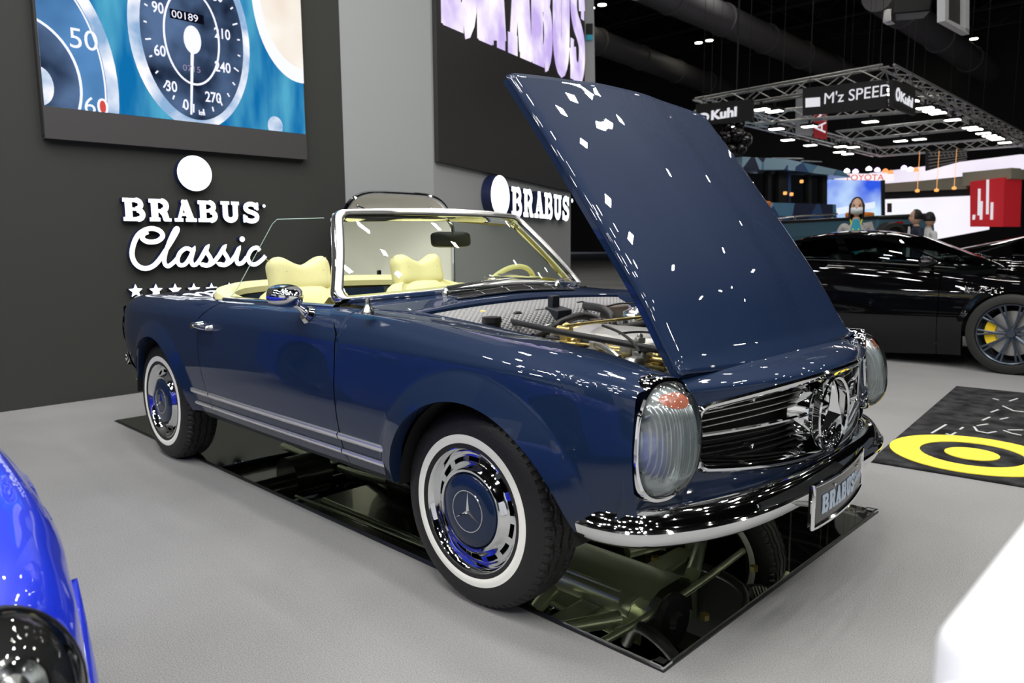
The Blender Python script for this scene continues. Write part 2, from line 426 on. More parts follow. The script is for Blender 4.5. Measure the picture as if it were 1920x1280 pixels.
# left dial
cx, cy = P2(78, 150)
flat('dial_rim', arc(cx-.13, cy-.02, .62, .93, 0, 360, 60), 1, CHR)
flat('dial_face', arc(cx-.13, cy-.02, .54, .85, 0, 360, 60), 2, DIALL)
ringp('dial_ring', cx-.13, cy-.02, .38, .45, .018, 3, SWH)
flat('dial_inner', arc(cx-.13, cy-.02, .36, .43, 0, 360, 50), 3, DIAL)
flat('dial_hub', arc(cx-.02, cy-.04, .09, .13, 0, 360, 30), 4, CHR)
ringp('dial_scale', cx-.13, cy-.02, .535, .84, .012, 4, SWH, -60, 60)
for s_, uv, h in (('50', (128, 88), .17), ('60', (157, 215), .17)):
    q = P2(*uv); 
    if s_ == '60':
        t_ = text('dial_number', s_, h*1.0, (lay(5)[0]+Vector((0, q[0], q[1]+.01)), fr[1], fr[2], fr[3]), SWH, depth=.0004)
    else: t_ = text('dial_number', s_, h*1.15, (lay(5)[0]+Vector((0, q[0], q[1])), fr[1], fr[2], fr[3]), SWH, depth=.0004)
    into(t_, scr)
q = P2(195, 195); flat('red_mark', [(q[0]-.03, q[1]-.06), (q[0]+.02, q[1]-.06), (q[0]+.02, q[1]+.02), (q[0]-.03, q[1]+.02)], 5, SRED)
# speedometer
cx, cy = P2(360, 75)
flat('speedometer_rim', arc(cx+.0, cy+.03, .47, .70, 0, 360, 70), 1, CHR)
flat('speedometer_face', arc(cx+.015, cy+.03, .40, .63, 0, 360, 70), 2, DIAL)
ringp('inner_ring', cx, cy+.02, .22, .36, .016, 3, SWH)
flat('needle_hub', arc(cx, cy, .068, .105, 0, 360, 30), 5, SWH)
q = P2(358, 215); flat('needle', [(cx-.014, cy), (cx+.014, cy), (q[0]+.008, q[1]), (q[0]-.008, q[1])], 5, SWH)
flat('odometer', [(cx-.16, cy+.13), (cx+.1, cy+.13), (cx+.1, cy+.2), (cx-.16, cy+.2)], 4, emis('screen_black', (.004, .004, .01), 1))
into(text('odometer_digits', '00189', .075, (lay(6)[0]+Vector((0, cx-.15, cy+.14)), fr[1], fr[2], fr[3]), SWH, depth=.0004, sx=1.1), scr)
into(text('trip_digits', '0715', .065, (lay(6)[0]+Vector((0, cx-.09, cy-.24)), fr[1], fr[2], fr[3]), emis('screen_dim', (.3, .25, .4), 1), depth=.0004, sx=1.1), scr)
for s_, uv in (('90', (284, 22)), ('60', (288, 103)), ('30', (310, 170)), ('0', (343, 205)), ('270', (384, 190)), ('240', (402, 133)), ('210', (401, 70)), ('km', (372, 215)), ('180', (386, -2))):
    q = P2(*uv); h = .11 if s_ != 'km' else .05
    into(text('speed_number', s_, h, (lay(6)[0]+Vector((0, q[0], q[1])), fr[1], fr[2], fr[3]), SWH, depth=.0004, sx=.8, bold=.002), scr)
for i in range(26):
    a = R(-75-i*8.2 if i < 13 else -105+(i-13)*0+(i-13)*8.2+30)
    a = R(-90+ (i-12.5)*12.5)
    c, s_ = math.cos(a), math.sin(a); r0, r1 = (.86, .97) if i % 3 == 0 else (.91, .97)
    c0 = (cx+.015, cy+.03); x0, z0 = c0[0]+.385*r0*c, c0[1]+.60*r0*s_; x1, z1 = c0[0]+.385*r1*c, c0[1]+.60*r1*s_
    n_ = (-(z1-z0), x1-x0); ln = math.hypot(*n_); n_ = (n_[0]/ln*.006, n_[1]/ln*.006)
    flat('scale_tick', [(x0+n_[0], z0+n_[1]), (x1+n_[0], z1+n_[1]), (x1-n_[0], z1-n_[1]), (x0-n_[0], z0-n_[1])], 6, SWH)
# pale steering boss at the right and chrome bits
cx, cy = P2(545, 10)
flat('chrome_hoop', arc(cx+.06, cy+.05, .42, .68, 0, 360, 60), 7, SWH)
flat('pale_boss', arc(cx+.08, cy+.07, .37, .58, 0, 360, 60), 8, SCRM)
q = P2(515, 232); flat('chrome_knob', arc(q[0], q[1]-.02, .07, .08, 0, 360, 24), 7, CHR); flat('knob_ring', arc(q[0]-.01, q[1]+.10, .075, .07, 0, 360, 24), 6, TEAL)

# ---- illuminated signs on the charcoal wall
LIT = emis('sign_light', (.93, .95, 1), 2.6)
SIGNS = mat('sign_side_navy', (.012, .02, .07), .4)
fw_ = lambda d: (Vector((XW+d, 0, 0)), Vector((0, 1, 0)), Vector((0, 0, 1)), Vector((1, 0, 0)))
mb = MB(); mb.prism(arc(.262, 1.690, .136, .136, 0, 360, 48)[:-1], .07, fw_(0.0), 0, 1)
tag(mb.build('round_sign', [LIT, SIGNS], smooth=False), 'round glowing white disc emblem on the charcoal wall', 'sign')
mb = MB(); fO = fw_(0); w_ = slab_word(mb, 'BRABUS', (fO[0]+Vector((0, -.285, 1.315)), fO[1], fO[2], fO[3]), .165, 1.13, .06, 0, 1)
mb2 = mb
mb.prism(arc(-.285+w_+.005, 1.455, .013, .013, 0, 360, 14)[:-1], .06, fO, 0, 1)
tag(mb.build('lettering_sign', [LIT, SIGNS], smooth=False), 'glowing white slab lettering BRABUS on the charcoal wall', 'sign')
# script word Classic
strokes = [
    ([(.30, .96), (.22, .90), (.20, .80), (.30, .72), (.46, .74), (.56, .86), (.50, .99), (.34, 1.03), (.16, .92), (.05, .70), (.0, .42), (.06, .20), (.20, .10), (.36, .16), (.50, .34), (.60, .52)], .085),
    ([(.60, .52), (.74, .78), (.84, 1.0), (.80, 1.02), (.68, .74), (.58, .42), (.56, .22), (.62, .14), (.72, .22), (.80, .32)], .075),
    ([(1.10, .50), (.98, .56), (.86, .46), (.80, .28), (.84, .16), (.94, .18), (1.04, .34), (1.12, .54), (1.06, .30), (1.08, .16), (1.16, .18), (1.26, .34)], .075),
    ([(1.26, .34), (1.38, .58), (1.36, .48), (1.44, .28), (1.38, .14), (1.26, .16), (1.36, .13), (1.48, .20), (1.60, .36)], .08),
    ([(1.60, .36), (1.72, .58), (1.70, .48), (1.78, .28), (1.72, .14), (1.60, .16), (1.70, .13), (1.82, .20), (1.94, .36)], .08),
    ([(1.94, .36), (2.02, .54), (1.96, .30), (1.98, .16), (2.08, .18), (2.18, .32)], .08),
    ([(2.46, .48), (2.40, .56), (2.28, .50), (2.20, .32), (2.24, .16), (2.36, .13), (2.50, .24), (2.58, .34)], .08)]
mb = MB(); sc = .425; oo = fO[0]+Vector((0, -.245, .925))
for j, (pts, w) in enumerate(strokes):
    mb.ribbon([(a*sc*.98, b*sc*.76) for a, b in cr(pts, 6)], w*sc*.95, .06+j*3e-5, (oo, fO[1], fO[2], fO[3]), 0, 1)
mb.prism([(2.10*sc*.98+a, .78*sc*.76+b) for a, b in arc(0, 0, .022, .022, 0, 360, 16)[:-1]], .06, (oo, fO[1], fO[2], fO[3]), 0, 1)
tag(mb.build('script_sign', [LIT, SIGNS], smooth=False), 'glowing white handwritten word Classic on the charcoal wall', 'sign')
for i in range(6):
    q = on([250, 288, 324, 359, 392, 425][i], 545-i*.8, 'x', XW)
    pts = []
    for k_ in range(10):
        r_ = .052 if k_ % 2 == 0 else .023; a = R(90+36*k_); pts.append((q.y+r_*math.cos(a), q.z+r_*math.sin(a)))
    mb = MB(); mb.prism(pts, .05, fO, 0, 1); o = mb.build('star_sign', [LIT, SIGNS], smooth=False)
    nm = ['first', 'second', 'third', 'fourth', 'fifth', 'sixth'][i]
    tag(o, 'small glowing white star, %s from the left in the row below the script' % nm, 'star', 'row of glowing stars under the script')

# ---- right-hand LED wall and its sign
scr2 = empty('led_screen', tuple(wl(2.8, 1.96)), 0)
tag(scr2, 'huge dark LED screen with pale pink letters on the grey angled wall', 'screen')
mb = MB(); mb.prism([(.03, 1.962), (L-.0, 1.94), (L+.62, 2.06), (L+.62, 6), (.06, 6)], .05, (WS, WD, (0, 0, 1), WN)); into(mb.build('cabinet', LEDB, smooth=False), scr2)
PINK = screen_mat('screen_lilac', (.55, .42, .82), (1, .93, 1), 1.5, 1.1)
# letters run uphill in perspective on the screen: drawn as the screen shows them
mb = MB(); Of = wl(0, 0, .053)
def on_wall(u, v):
    o = Vector(CAM); d = fw*F+r2*(u-960)+u2*(640-v); s0 = WS; t = (s0-o).dot(WN)/d.dot(WN); p = o+d*t; return ((p-WS).dot(WD), p.z)
q0, q1 = on_wall(822, 45), on_wall(1094, 160)
U_ = (WD*(q1[0]-q0[0])+Vector((0, 0, q1[1]-q0[1]))); lenU = U_.length
lw = (q1[0]-q0[0])/6
slab_word(mb, 'BRABUS', (Of+WD*(q0[0])+Vector((0, 0, q0[1])), WD+Vector((0, 0, (q1[1]-q0[1])/(q1[0]-q0[0]))), (0, 0, 1), WN), 1.62, 1.1, .002, 0, 0, wide=lw/(1.62*1.1))
into(mb.build('screen_lettering', PINK, smooth=False), scr2)
q = on_wall(920, 368)
mb = MB(); mb.prism(arc(0, 0, .30, .245, 0, 360, 48)[:-1], .13, (WS+WD*q[0]+Vector((0, 0, q[1])), WD, (0, 0, 1), WN), 0, 1)
tag(mb.build('round_sign', [LIT, SIGNS], smooth=False), 'round glowing white disc emblem on the light grey wall', 'sign')
q0 = on_wall(946, 402); q1 = on_wall(1062, 418)
mb = MB(); slab_word(mb, 'BRABUS', (wl(q0[0], 1.475), WD, (0, 0, 1), WN), .36, 1.1, .1, 0, 1, wide=(q1[0]-q0[0]-.1)/6/(.36*1.1))
mb.prism(arc(q1[0]-.02, 1.79, .05, .03, 0, 360, 14)[:-1], .1, (WS, WD, (0, 0, 1), WN), 0, 1)
tag(mb.build('lettering_sign', [LIT, SIGNS], smooth=False), 'glowing white slab lettering BRABUS on the light grey wall', 'sign')

# ================================================================== BODY SKIN TOOLS
def section_curve(sk, x):
    """dense (y,z) curve from sill to top inner edge, y positive"""
    zt, wm, zc, yi = sk['zt'](x), sk['wm'](x), sk['zc'](x), sk['yi'](x); zb = sk['zb'](x); rd = sk.get('round', .105)
    h = zc-zb
    P = [(wm-.055, zb), (wm-.030, zb+.13*h), (wm-.010, zb+.34*h), (wm, zb+.58*h), (wm-.005, zb+.8*h), (wm-.012, zc-.008),
         (wm-.020, zc+.012), (wm-.034, zc+(zt-zc)*.45), (wm-.066, zt-.017), (wm-rd, zt-.003), (wm-rd-.035, zt)]
    y0_ = wm-rd-.035
    if yi < y0_-.005:
        dz = sk.get('drop', .008)
        for k_ in (.33, .66, 1): P.append((y0_+(yi-y0_)*k_, zt-dz*k_*k_))
    return cr(P, 6)
def skin_panel(sk, x0, x1, name, m, parent, side=-1, step=.02, zmin=None, rows=46, lip=True, solid=0):
    xs = [x0+(x1-x0)*i/max(2, int(abs(x1-x0)/step)) for i in range(max(2, int(abs(x1-x0)/step))+1)]
    for xc, zc_, Rr, fl in sk['arches']:
        a, b = xc-Rr, xc+Rr
        for i in range(49):
            q = xc-Rr*math.cos(math.pi*i/48)
            if min(x0, x1) < q < max(x0, x1): xs.append(q)
        for e in (.002, .006, .012, .02, .03, .045, .06, .075, .08):
            for q in (a-e, b+e):
                if min(x0, x1) < q < max(x0, x1): xs.append(q)
    xs = sorted(set(round(q, 4) for q in xs)); mb = MB(); cols = []; lips = []
    for x in xs:
        c = section_curve(sk, x); zlo = zmin if zmin is not None else c[0][1]; inarch = False
        for xc, zc_, Rr, fl in sk['arches']:
            if abs(x-xc) < Rr:
                za = zc_+math.sqrt(max(0, Rr*Rr-(x-xc)**2))*sk.get('asq', 1.0)
                if za > zlo: zlo = za; inarch = True
        # trim the curve at zlo
        i = 0
        while i < len(c)-2 and c[i+1][1] <= zlo: i += 1
        t = (zlo-c[i][1])/max(1e-6, c[i+1][1]-c[i][1]); t = min(max(t, 0), 1)
        c = [(c[i][0]+(c[i+1][0]-c[i][0])*t, c[i][1]+(c[i+1][1]-c[i][1])*t)]+list(c[i+1:])
        # resample by length
        Ls = [0]
        for a, b in zip(c[:-1], c[1:]): Ls.append(Ls[-1]+math.hypot(b[0]-a[0], b[1]-a[1]))
        col = []
        for k_ in range(rows):
            s_ = Ls[-1]*k_/(rows-1); j = min(max(int(np.searchsorted(Ls, s_))-1, 0), len(c)-2)
            t = (s_-Ls[j])/max(1e-9, Ls[j+1]-Ls[j]); y = c[j][0]+(c[j+1][0]-c[j][0])*t; z = c[j][1]+(c[j+1][1]-c[j][1])*t
            for xc, zc_, Rr, fl in sk['arches']:
                if fl:
                    d = math.hypot(x-xc, z-zc_)-Rr
                    if z < zc_: d = abs(x-xc)-Rr
                    if -.03 < d < fl[1]: y += fl[0]*(1-max(0, d)/fl[1])**.85
            col.append((x, side*y, z))
        cols.append(col)
        lips.append([col[0], (x, side*(abs(col[0][1])-.012), col[0][2]-.003), (x, side*(abs(col[0][1])-.05), col[0][2]+.002)])
    mb.grid(cols)
    if lip: mb.grid(lips)
    return mb.build(name, m, parent, solid=solid)

# ================================================================== THE CONVERTIBLE
car = empty('convertible_car', (0, 0, 0))
tag(car, 'dark blue classic two-seat convertible with raised hood and cream seats', 'car')
SK = dict(
    zt=ip([(.66, .765), (.57, .788), (.5, .800), (.38, .822), (.2, .842), (0, .860), (-.3, .884), (-.6, .897), (-.9, .893), (-1.3, .888), (-1.75, .880), (-2.2, .872), (-2.6, .862), (-3.0, .843), (-3.2, .825), (-3.30, .79)]),
    wm=ip([(.66, .79), (.6, .812), (.5, .842), (.3, .868), (0, .878), (-.6, .880), (-1.7, .880), (-2.2, .872), (-2.6, .846), (-2.9, .805), (-3.08, .755), (-3.2, .71), (-3.28, .66)]),
    zc=ip([(.66, .735), (.5, .762), (.3, .775), (0, .787), (-.6, .800), (-1.7, .800), (-2.5, .785), (-3.0, .765), (-3.36, .72)]),
    zb=ip([(.66, .40), (.45, .37), (.3, .35), (0, .345), (-1.7, .345), (-2.6, .36), (-2.9, .41), (-3.36, .47)]),
    yi=lambda x: .605 if x > -.625 else (.745 if x > -1.76 else .60),
    arches=[(.055, .29, .385, (.030, .085)), (-2.315, .285, .385, (.026, .08))])
def both(o): mirror_y(o); return o
both(skin_panel(SK, .60, -.628, 'front_fender', NAVY, car))
# door with the curved front cut: lower part straight, top part swept back
def door(side=-1):
    xs0 = -.634; xs1 = -1.700; mb = MB(); cols = []
    def front(z): return xs0 if z < .80 else xs0-.17*((z-.80)/.10)**1.8
    def rear(z): return xs1-.065*math.sin(min(1, max(0, (z-.345)/.40))*math.pi/2) if z < .80 else xs1-.065+.12*((z-.80)/.09)
    n = 60
    for i in range(n+1):
        col = []
        t = i/n
        base = section_curve(SK, -1.2)
        Ls = [0]
        for a, b in zip(base[:-1], base[1:]): Ls.append(Ls[-1]+math.hypot(b[0]-a[0], b[1]-a[1]))
        for k_ in range(46):
            s_ = Ls[-1]*k_/45; j = min(max(int(np.searchsorted(Ls, s_))-1, 0), len(base)-2); tt = (s_-Ls[j])/max(1e-9, Ls[j+1]-Ls[j])
            z_ = base[j][1]+(base[j+1][1]-base[j][1])*tt
            x = front(z_)+(rear(z_)-front(z_))*t
            c = section_curve(SK, x); y = c[j][0]+(c[j+1][0]-c[j][0])*tt; z = c[j][1]+(c[j+1][1]-c[j][1])*tt
            col.append((x, side*y, z))
        cols.append(col)
    mb.grid(cols); return mb
def cowl_filler(side=-1):
    """body skin between fender rear edge, door's swept front edge and windshield base, and behind the door's rear edge"""
    mb = MB()
    c0 = section_curve(SK, -.628); cols = []
    for i in range(8):
        col = []
        for j, (yy, zz) in enumerate(section_curve(SK, -.628)):
            if zz < .79: continue
            xe = -.624-.175*(max(0, zz-.80)/.10)**1.8
            x = -.628+(xe+.628)*i/7
            col.append((x, side*yy, zz))
        cols.append(col)
    mb.grid(cols); return mb
dr = door().build('door', NAVY, car); drm = mirror_y(dr)
both(cowl_filler().build('cowl_side', NAVY, car))
q_ = skin_panel(SK, -1.773, -3.27, 'rear_quarter', NAVY, car); both(q_)
# strip of body between door's rear edge and quarter panel, set slightly in
def rear_strip(side=-1):
    mb = MB(); cols = []
    for i in range(6):
        col = []
        for (yy, zz) in section_curve(SK, -1.775):
            xe = -1.704-.065*math.sin(min(1, max(0, (zz-.345)/.40))*math.pi/2) if zz < .80 else -1.769+.12*((zz-.80)/.09)
            col.append((-1.775+(xe+1.775)*i/5, side*yy, zz))
        cols.append(col)
    mb.grid(cols); return mb
both(rear_strip().build('rear_quarter_edge', NAVY, car))
# dark inner structure just inside the skin so panel gaps read dark
for sd in (-1, 1):
    cols = []; mb = MB()
    for i in range(25):
        x = -.50-1.4*i/24; c = section_curve(SK, x)
        cols.append([(x, sd*(yy-.02), min(zz, .86)) for yy, zz in c[:52:3]])
    mb.grid(cols); mb.build('inner_side_structure', MATTE, car)
# rocker under the sill
for sd in (-1, 1):
    mb = MB(); mb.grid([[(x, sd*y_, z_) for y_, z_ in ((.822, .352), (.80, .325), (.775, .300), (.74, .285), (.70, .285), (.66, .30))] for x in (-.34, -1, -1.5, -1.92)])
    mb.build('rocker_panel', NAVYD, car)
# chrome side mouldings
def moulding(z, h, d, x0, x1, nm):
    for (a, b) in ((x0, -.632), (-.638, -1.702), (-1.708, x1)):
        mb = MB(); rows = []
        n = 14
        for i in range(n+1):
            x = a+(b-a)*i/n; c = section_curve(SK, x)
            def yy(zq):
                for p, q in zip(c[:-1], c[1:]):
                    if p[1] <= zq <= q[1]: return p[0]+(q[0]-p[0])*(zq-p[1])/(q[1]-p[1])
                return c[0][0]
            rows.append([(x, -(yy(z-h/2)-.004), z-h/2), (x, -(yy(z-h/2)+d*.35), z-h*.46), (x, -(yy(z)+d*.8), z-h*.15), (x, -(yy(z)+d), z+h*.2), (x, -(yy(z)+d*.9), z+h*.38),
                         (x, -(yy(z+h/2)+d*.4), z+h/2), (x, -(yy(z+h/2)-.004), z+h/2)])
        mb.grid(rows); o = mb.build(nm, TRIMC, car); mirror_y(o)
TRIMC = SATIN
moulding(.447, .028, .012, -.335, -1.895, 'upper_side_moulding')
moulding(.386, .024, .012, -.340, -1.92, 'lower_side_moulding')

# ---- nose: front panel with grille opening
def xn(y): return .765-.37*y*y if abs(y) < .6 else .632-.1*(abs(y)-.6)-.5*(abs(y)-.6)**2
def gtop(y): return .724-.038*(y/.575)**2
def gbot(y): return .495+.038*(y/.575)**2
def nose(y, z):
    x = xn(y)
    if z > .735: x -= .11*((z-.735)/.05)**2.2
    if z < .49: x -= .035*((.49-z)/.1)
    return x
GR = []   # grille opening outline (y,z)
nn = 24
for i in range(nn+1):
    y = -.535+1.07*i/nn; GR.append((y, gtop(y)))
GR += [(.565, .632), (.575, .615), (.575, .57), (.562, .545)]
for i in range(nn+1):
    y = .535-1.07*i/nn; GR.append((y, gbot(y)))
GR += [(-.562, .545), (-.575, .57), (-.575, .615), (-.565, .632)]
# order fix for the rounded upper corners
def inside(y, z):
    return abs(y) < .566 and gbot(y)+.003 < z < gtop(y)-.003
mb = MB(); ys = [-.70+1.40*i/140 for i in range(141)]
for (za, zb_, n) in ((0, 1, 16),):     # panel above grille: from grille top to hood edge
    mb.grid([[(nose(y, z), y, z) for z in [gtop(y)+((.782-.012*(y/.6)**2)-gtop(y))*k_/18 for k_ in range(19)]] for y in ys])
    mb.grid([[(nose(y, z), y, z) for z in [.37+(gbot(y)-.37)*k_/14 for k_ in range(15)]] for y in ys])
for sd in (-1, 1):
    mb.grid([[(nose(sd*y, z), sd*y, z) for z in [gbot(y)+(gtop(y)-gbot(y))*k_/12 for k_ in range(13)]] for y in [.566+.134*i/8 for i in range(9)]])
# flange back from the hood edge
mb.grid([[(nose(y, .782-.012*(y/.6)**2)-dx, y, .782-.012*(y/.6)**2-dz) for dx, dz in ((0, 0), (.02, .0), (.045, .002), (.05, .02), (.10, .03))] for y in ys if abs(y) < .66])
mb.build('front_panel', NAVY, car)
for sd in (-1, 1):
    mb = MB(); mb.grid([[(nose(sd*y, z)-(.0 if y < .77 else 6*(y-.77)**2), sd*y, z) for z in [.37+.20*k_/8 for k_ in range(9)]] for y in [.69+.125*i/10 for i in range(11)]])
    mb.build('lower_front_corner', NAVY, car)
mb = MB(); mb.grid([[(xn(y)-.035-.09*k_, y, .375-.10*k_) for k_ in (0, .5, 1)] for y in [-.56+1.12*i/40 for i in range(41)]])
mb.build('front_valance', NAVYD, car)
# chrome surround, recess, slats, bar
gr = MB()
GO = []
yo = .572
for i in range(31): y = -(yo-.03)+2*(yo-.03)*i/30; GO.append((y, gtop(y)))
for a in range(1, 6): t = R(90-18*a); GO.append((yo-.03+.03*math.cos(t)*1.0, gtop(yo-.03)-.03+.03*math.sin(t)))
for a in range(0, 6): t = R(-18*a); GO.append((yo-.03+.03*math.cos(t), gbot(yo-.03)+.03+.03*math.sin(t)))
for i in range(1, 31): y = (yo-.03)-2*(yo-.03)*i/30; GO.append((y, gbot(y)))
for a in range(1, 6): t = R(-90-18*a); GO.append((-(yo-.03)+.03*math.cos(t), gbot(yo-.03)+.03+.03*math.sin(t)))
for a in range(0, 5): t = R(180-18*a); GO.append((-(yo-.03)+.03*math.cos(t), gtop(yo-.03)-.03+.03*math.sin(t)))
def off(P, d):
    n = len(P); out = []
    for i in range(n):
        a, b = P[i-1], P[(i+1) % n]; t = Vector((b[0]-a[0], b[1]-a[1])).normalized(); out.append((P[i][0]-t.y*d, P[i][1]+t.x*d))
    return out
rings = []
for d, dx in ((.016, .0), (.017, .006), (.011, .012), (.003, .011), (-.006, .004), (-.010, -.012), (-.016, -.05), (-.02, -.11)):
    rings.append([(nose(y, min(max(z, .49), .735))+dx, y, z) for y, z in off(GO, d)])
gr.grid(rings, cv=True)
grl = gr.build('grille', CHROME, car)
mb = MB(); mb.grid([[(xn(y)-.115, y, z) for z in (.47, .74)] for y in [-.60+1.2*i/20 for i in range(21)]]); mb.build('radiator_core', MATTE, grl)
def slat(z, r_, m, nm, dx, flat_=False, yl=.555):
    mb = MB(); mb.grid([[(xn(y)+dx+a, y, z+b+(-.02*(y/.575)**2 if z > .63 else 0)) for a, b in ((-.012, -.001), (0, -r_), (.008, -r_*.4), (.008, r_*.4), (0, r_), (-.012, .001))] for y in [-yl+2*yl*i/30 for i in range(31)]], cv=True)
    return mb.build(nm, m, grl)
for z in (.700, .680, .660, .642): slat(z, .0035, STEEL, 'slat', -.055)
for z in (.585, .567, .549, .531, .513): slat(z, .003, BLK, 'slat', -.06, yl=.55)
slat(.612, .006, CHROME, 'centre_bar', -.022, yl=.565)
mb = MB()
for y, z in ((-.35, .555), (-.1, .535), (-.35, .69)): mb.lathe([(0, .0), (.006, .004), (.01, .008), (-.02, .008)], (xn(y)-.04, y, z), 'x', 10)
mb.build('grille_bolt', CHROME, grl)
# star emblem: funnel, ring and three-pointed star
SC = Vector((xn(0)+.012, -.012, .606))
mb = MB(); mb.lathe([(-.005, .068), (-.02, .085), (-.045, .10), (-.09, .112)], SC, 'x', 40); mb.build('star_funnel', CHROME, grl)
mb = MB(); mb.lathe([(-.012, .104), (-.012, .116), (.010, .118), (.014, .113), (.010, .106), (-.012, .104)], SC, 'x', 56); st = mb.build('star_ring', CHROME, grl)
mb = MB()
for k_ in range(3):
    a = R(90+120*k_); d = Vector((0, math.cos(a), math.sin(a))); e = Vector((0, -math.sin(a), math.cos(a))); X = Vector((1, 0, 0))
    tip = SC+d*.108; f_, b2 = SC+X*.030, SC-X*.012
    w1, w2 = SC+(Vector((0, math.cos(a+R(60)), math.sin(a+R(60)))))*.022, SC+(Vector((0, math.cos(a-R(60)), math.sin(a-R(60)))))*.022
    mb.add([tip, f_, w1, w2, b2], [(0, 1, 2), (0, 3, 1), (0, 2, 4), (0, 4, 3)])
mb.build('star', CHROME, grl, smooth=False)
mb = MB(); mb.lathe([(-.01, .118), (-.05, .07), (-.10, .05)], SC, 'x', 30); mb.build('emblem_cup', CHROME, grl)

# ---- headlights (upright oval units)
def headlight(sd):
    cy, cz, hw, hh = .712, .633, .080, .146
    def rim(t, k_=1.0, dx=0.0):
        c, s_ = math.cos(t), math.sin(t); n = 2.5
        y = cy+hw*k_*abs(c)**(2/n)*(1 if c > 0 else -1); z = cz+hh*k_*abs(s_)**(2/n)*(1 if s_ > 0 else -1)
        y -= .020*(z-cz)/hh
        x = .625-.34*(y-cy)-.10*(z-cz)
        return (x+dx, y*sd, z)
    T = [2*math.pi*i/64 for i in range(64)]
    root = MB()
    root.grid([[rim(t, 1.055, dx) for t in T] for dx in (-.20, -.10, -.045, -.012)], cv=True)
    pod = root.build('lamp_pod', NAVY, car)
    c_ = MB(); c_.grid([[rim(t, k_, dx) for t in T] for k_, dx in ((1.055, -.07), (1.085, -.05), (1.10, -.010), (1.07, .006), (1.01, .009), (.985, -.003))], cv=True)
    hl = c_.build('headlight', CHROME, car)
    rows = []
    for k_ in (1.0, .97, .92, .84, .74, .62, .48, .34, .2, .08, .001):
        row = []
        for t in T:
            x, y, z = rim(t, k_, 0); bul = .078*(1-k_**2.6)**.62
            row.append((x+bul+.004, y, z))
        rows.append(row)
    lens = MB().grid(rows, cv=True).build('lens', LENS, hl)
    # fluted inner glass
    rows = []
    for i in range(25):
        row = []
        for j in range(193):
            a = -1+2*i/24; b = -1+2*j/192; y = cy+hw*.88*b; zz = math.sqrt(max(0, 1-abs(b)**2.5))**(2/2.5) if abs(b) < 1 else 0
            zz = (max(0, 1-abs(b*.92)**2.5))**(1/2.5)
            z = cz+hh*.93*a*zz; k_ = min(1, (abs(b)**2.5+abs(a*zz)**2.5)**(1/2.5))
            fl = .0040*math.cos(b*math.pi*22) if abs(a*zz) < .62 else .0
            x = .625-.34*(y-cy)-.10*(z-cz)+.078*(1-min(1, k_)**2.6)**.62-.008+fl
            row.append((x, (y-.020*(z-cz)/hh)*sd, z))
        rows.append(row)
    MB().grid(rows).build('fluted_lens', FLUTE, hl)
    mb = MB(); mb.grid([[rim(t, k_, dx) for t in T] for k_, dx in ((.97, -.002), (.9, -.03), (.7, -.06), (.45, -.075), (.01, -.08))], cv=True); mb.build('reflector', REFL, hl)
    mb = MB(); mb.lathe([(.05, .001), (.045, .03), (.03, .05), (0, .07), (-.03, .078)], (.56, sd*cy, cz-.015), 'x', 24); mb.build('bulb_unit', SILV, hl)
    mb = MB(); mb.box((.585, sd*cy, cz-.072), (.07, .165, .004)); mb.box((.585, sd*cy, cz+.07), (.07, .15, .004)); mb.build('reflector_divider', SILV, hl)
    rows = []
    for i in range(9):
        row = []
        for j in range(28):
            th = 2*math.pi*j/28; a = .73+.13*i/8*math.sin(th); b = .12+.46*i/8*math.cos(th)
            y = cy+hw*b; z = cz+hh*a*.98; k_ = min(.995, (abs(b)**2.5+a**2.5)**(1/2.5))
            x = .625-.34*(y-cy)-.10*(z-cz)+.078*(1-k_**2.6)**.62-.004
            row.append((x, (y-.020*(z-cz)/hh)*sd, z))
        rows.append(row)
    MB().grid(rows, cv=True).build('amber_indicator', AMB, hl)
LENS = glass_mat('lamp_glass', (.97, .985, .98), refl=1.6)
def flute_mat():
    m = bpy.data.materials.new('fluted_glass'); m.use_nodes = True; nt = m.node_tree; nt.nodes.clear(); o = nt.nodes.new('ShaderNodeOutputMaterial')
    mx = nt.nodes.new('ShaderNodeMixShader'); mx.inputs[0].default_value = .55
    t = nt.nodes.new('ShaderNodeBsdfTransparent'); t.inputs[0].default_value = (.92, .95, .94, 1)
    g = nt.nodes.new('ShaderNodeBsdfPrincipled'); g.inputs['Base Color'].default_value = (.80, .87, .90, 1); g.inputs['Roughness'].default_value = .16; g.inputs['Metallic'].default_value = .45; g.inputs['Coat Weight'].default_value = 1
    nt.links.new(t.outputs[0], mx.inputs[1]); nt.links.new(g.outputs[0], mx.inputs[2]); nt.links.new(mx.outputs[0], o.inputs[0]); return m
FLUTE = flute_mat()
REFL = mat('lamp_reflector', (.9, .92, .93), .32, .8); SILV = mat('lamp_silver', (.8, .82, .82), .18, 1); AMB = mat('amber_glass', (.80, .16, .04), .25, alpha=.6)
headlight(-1); headlight(1)

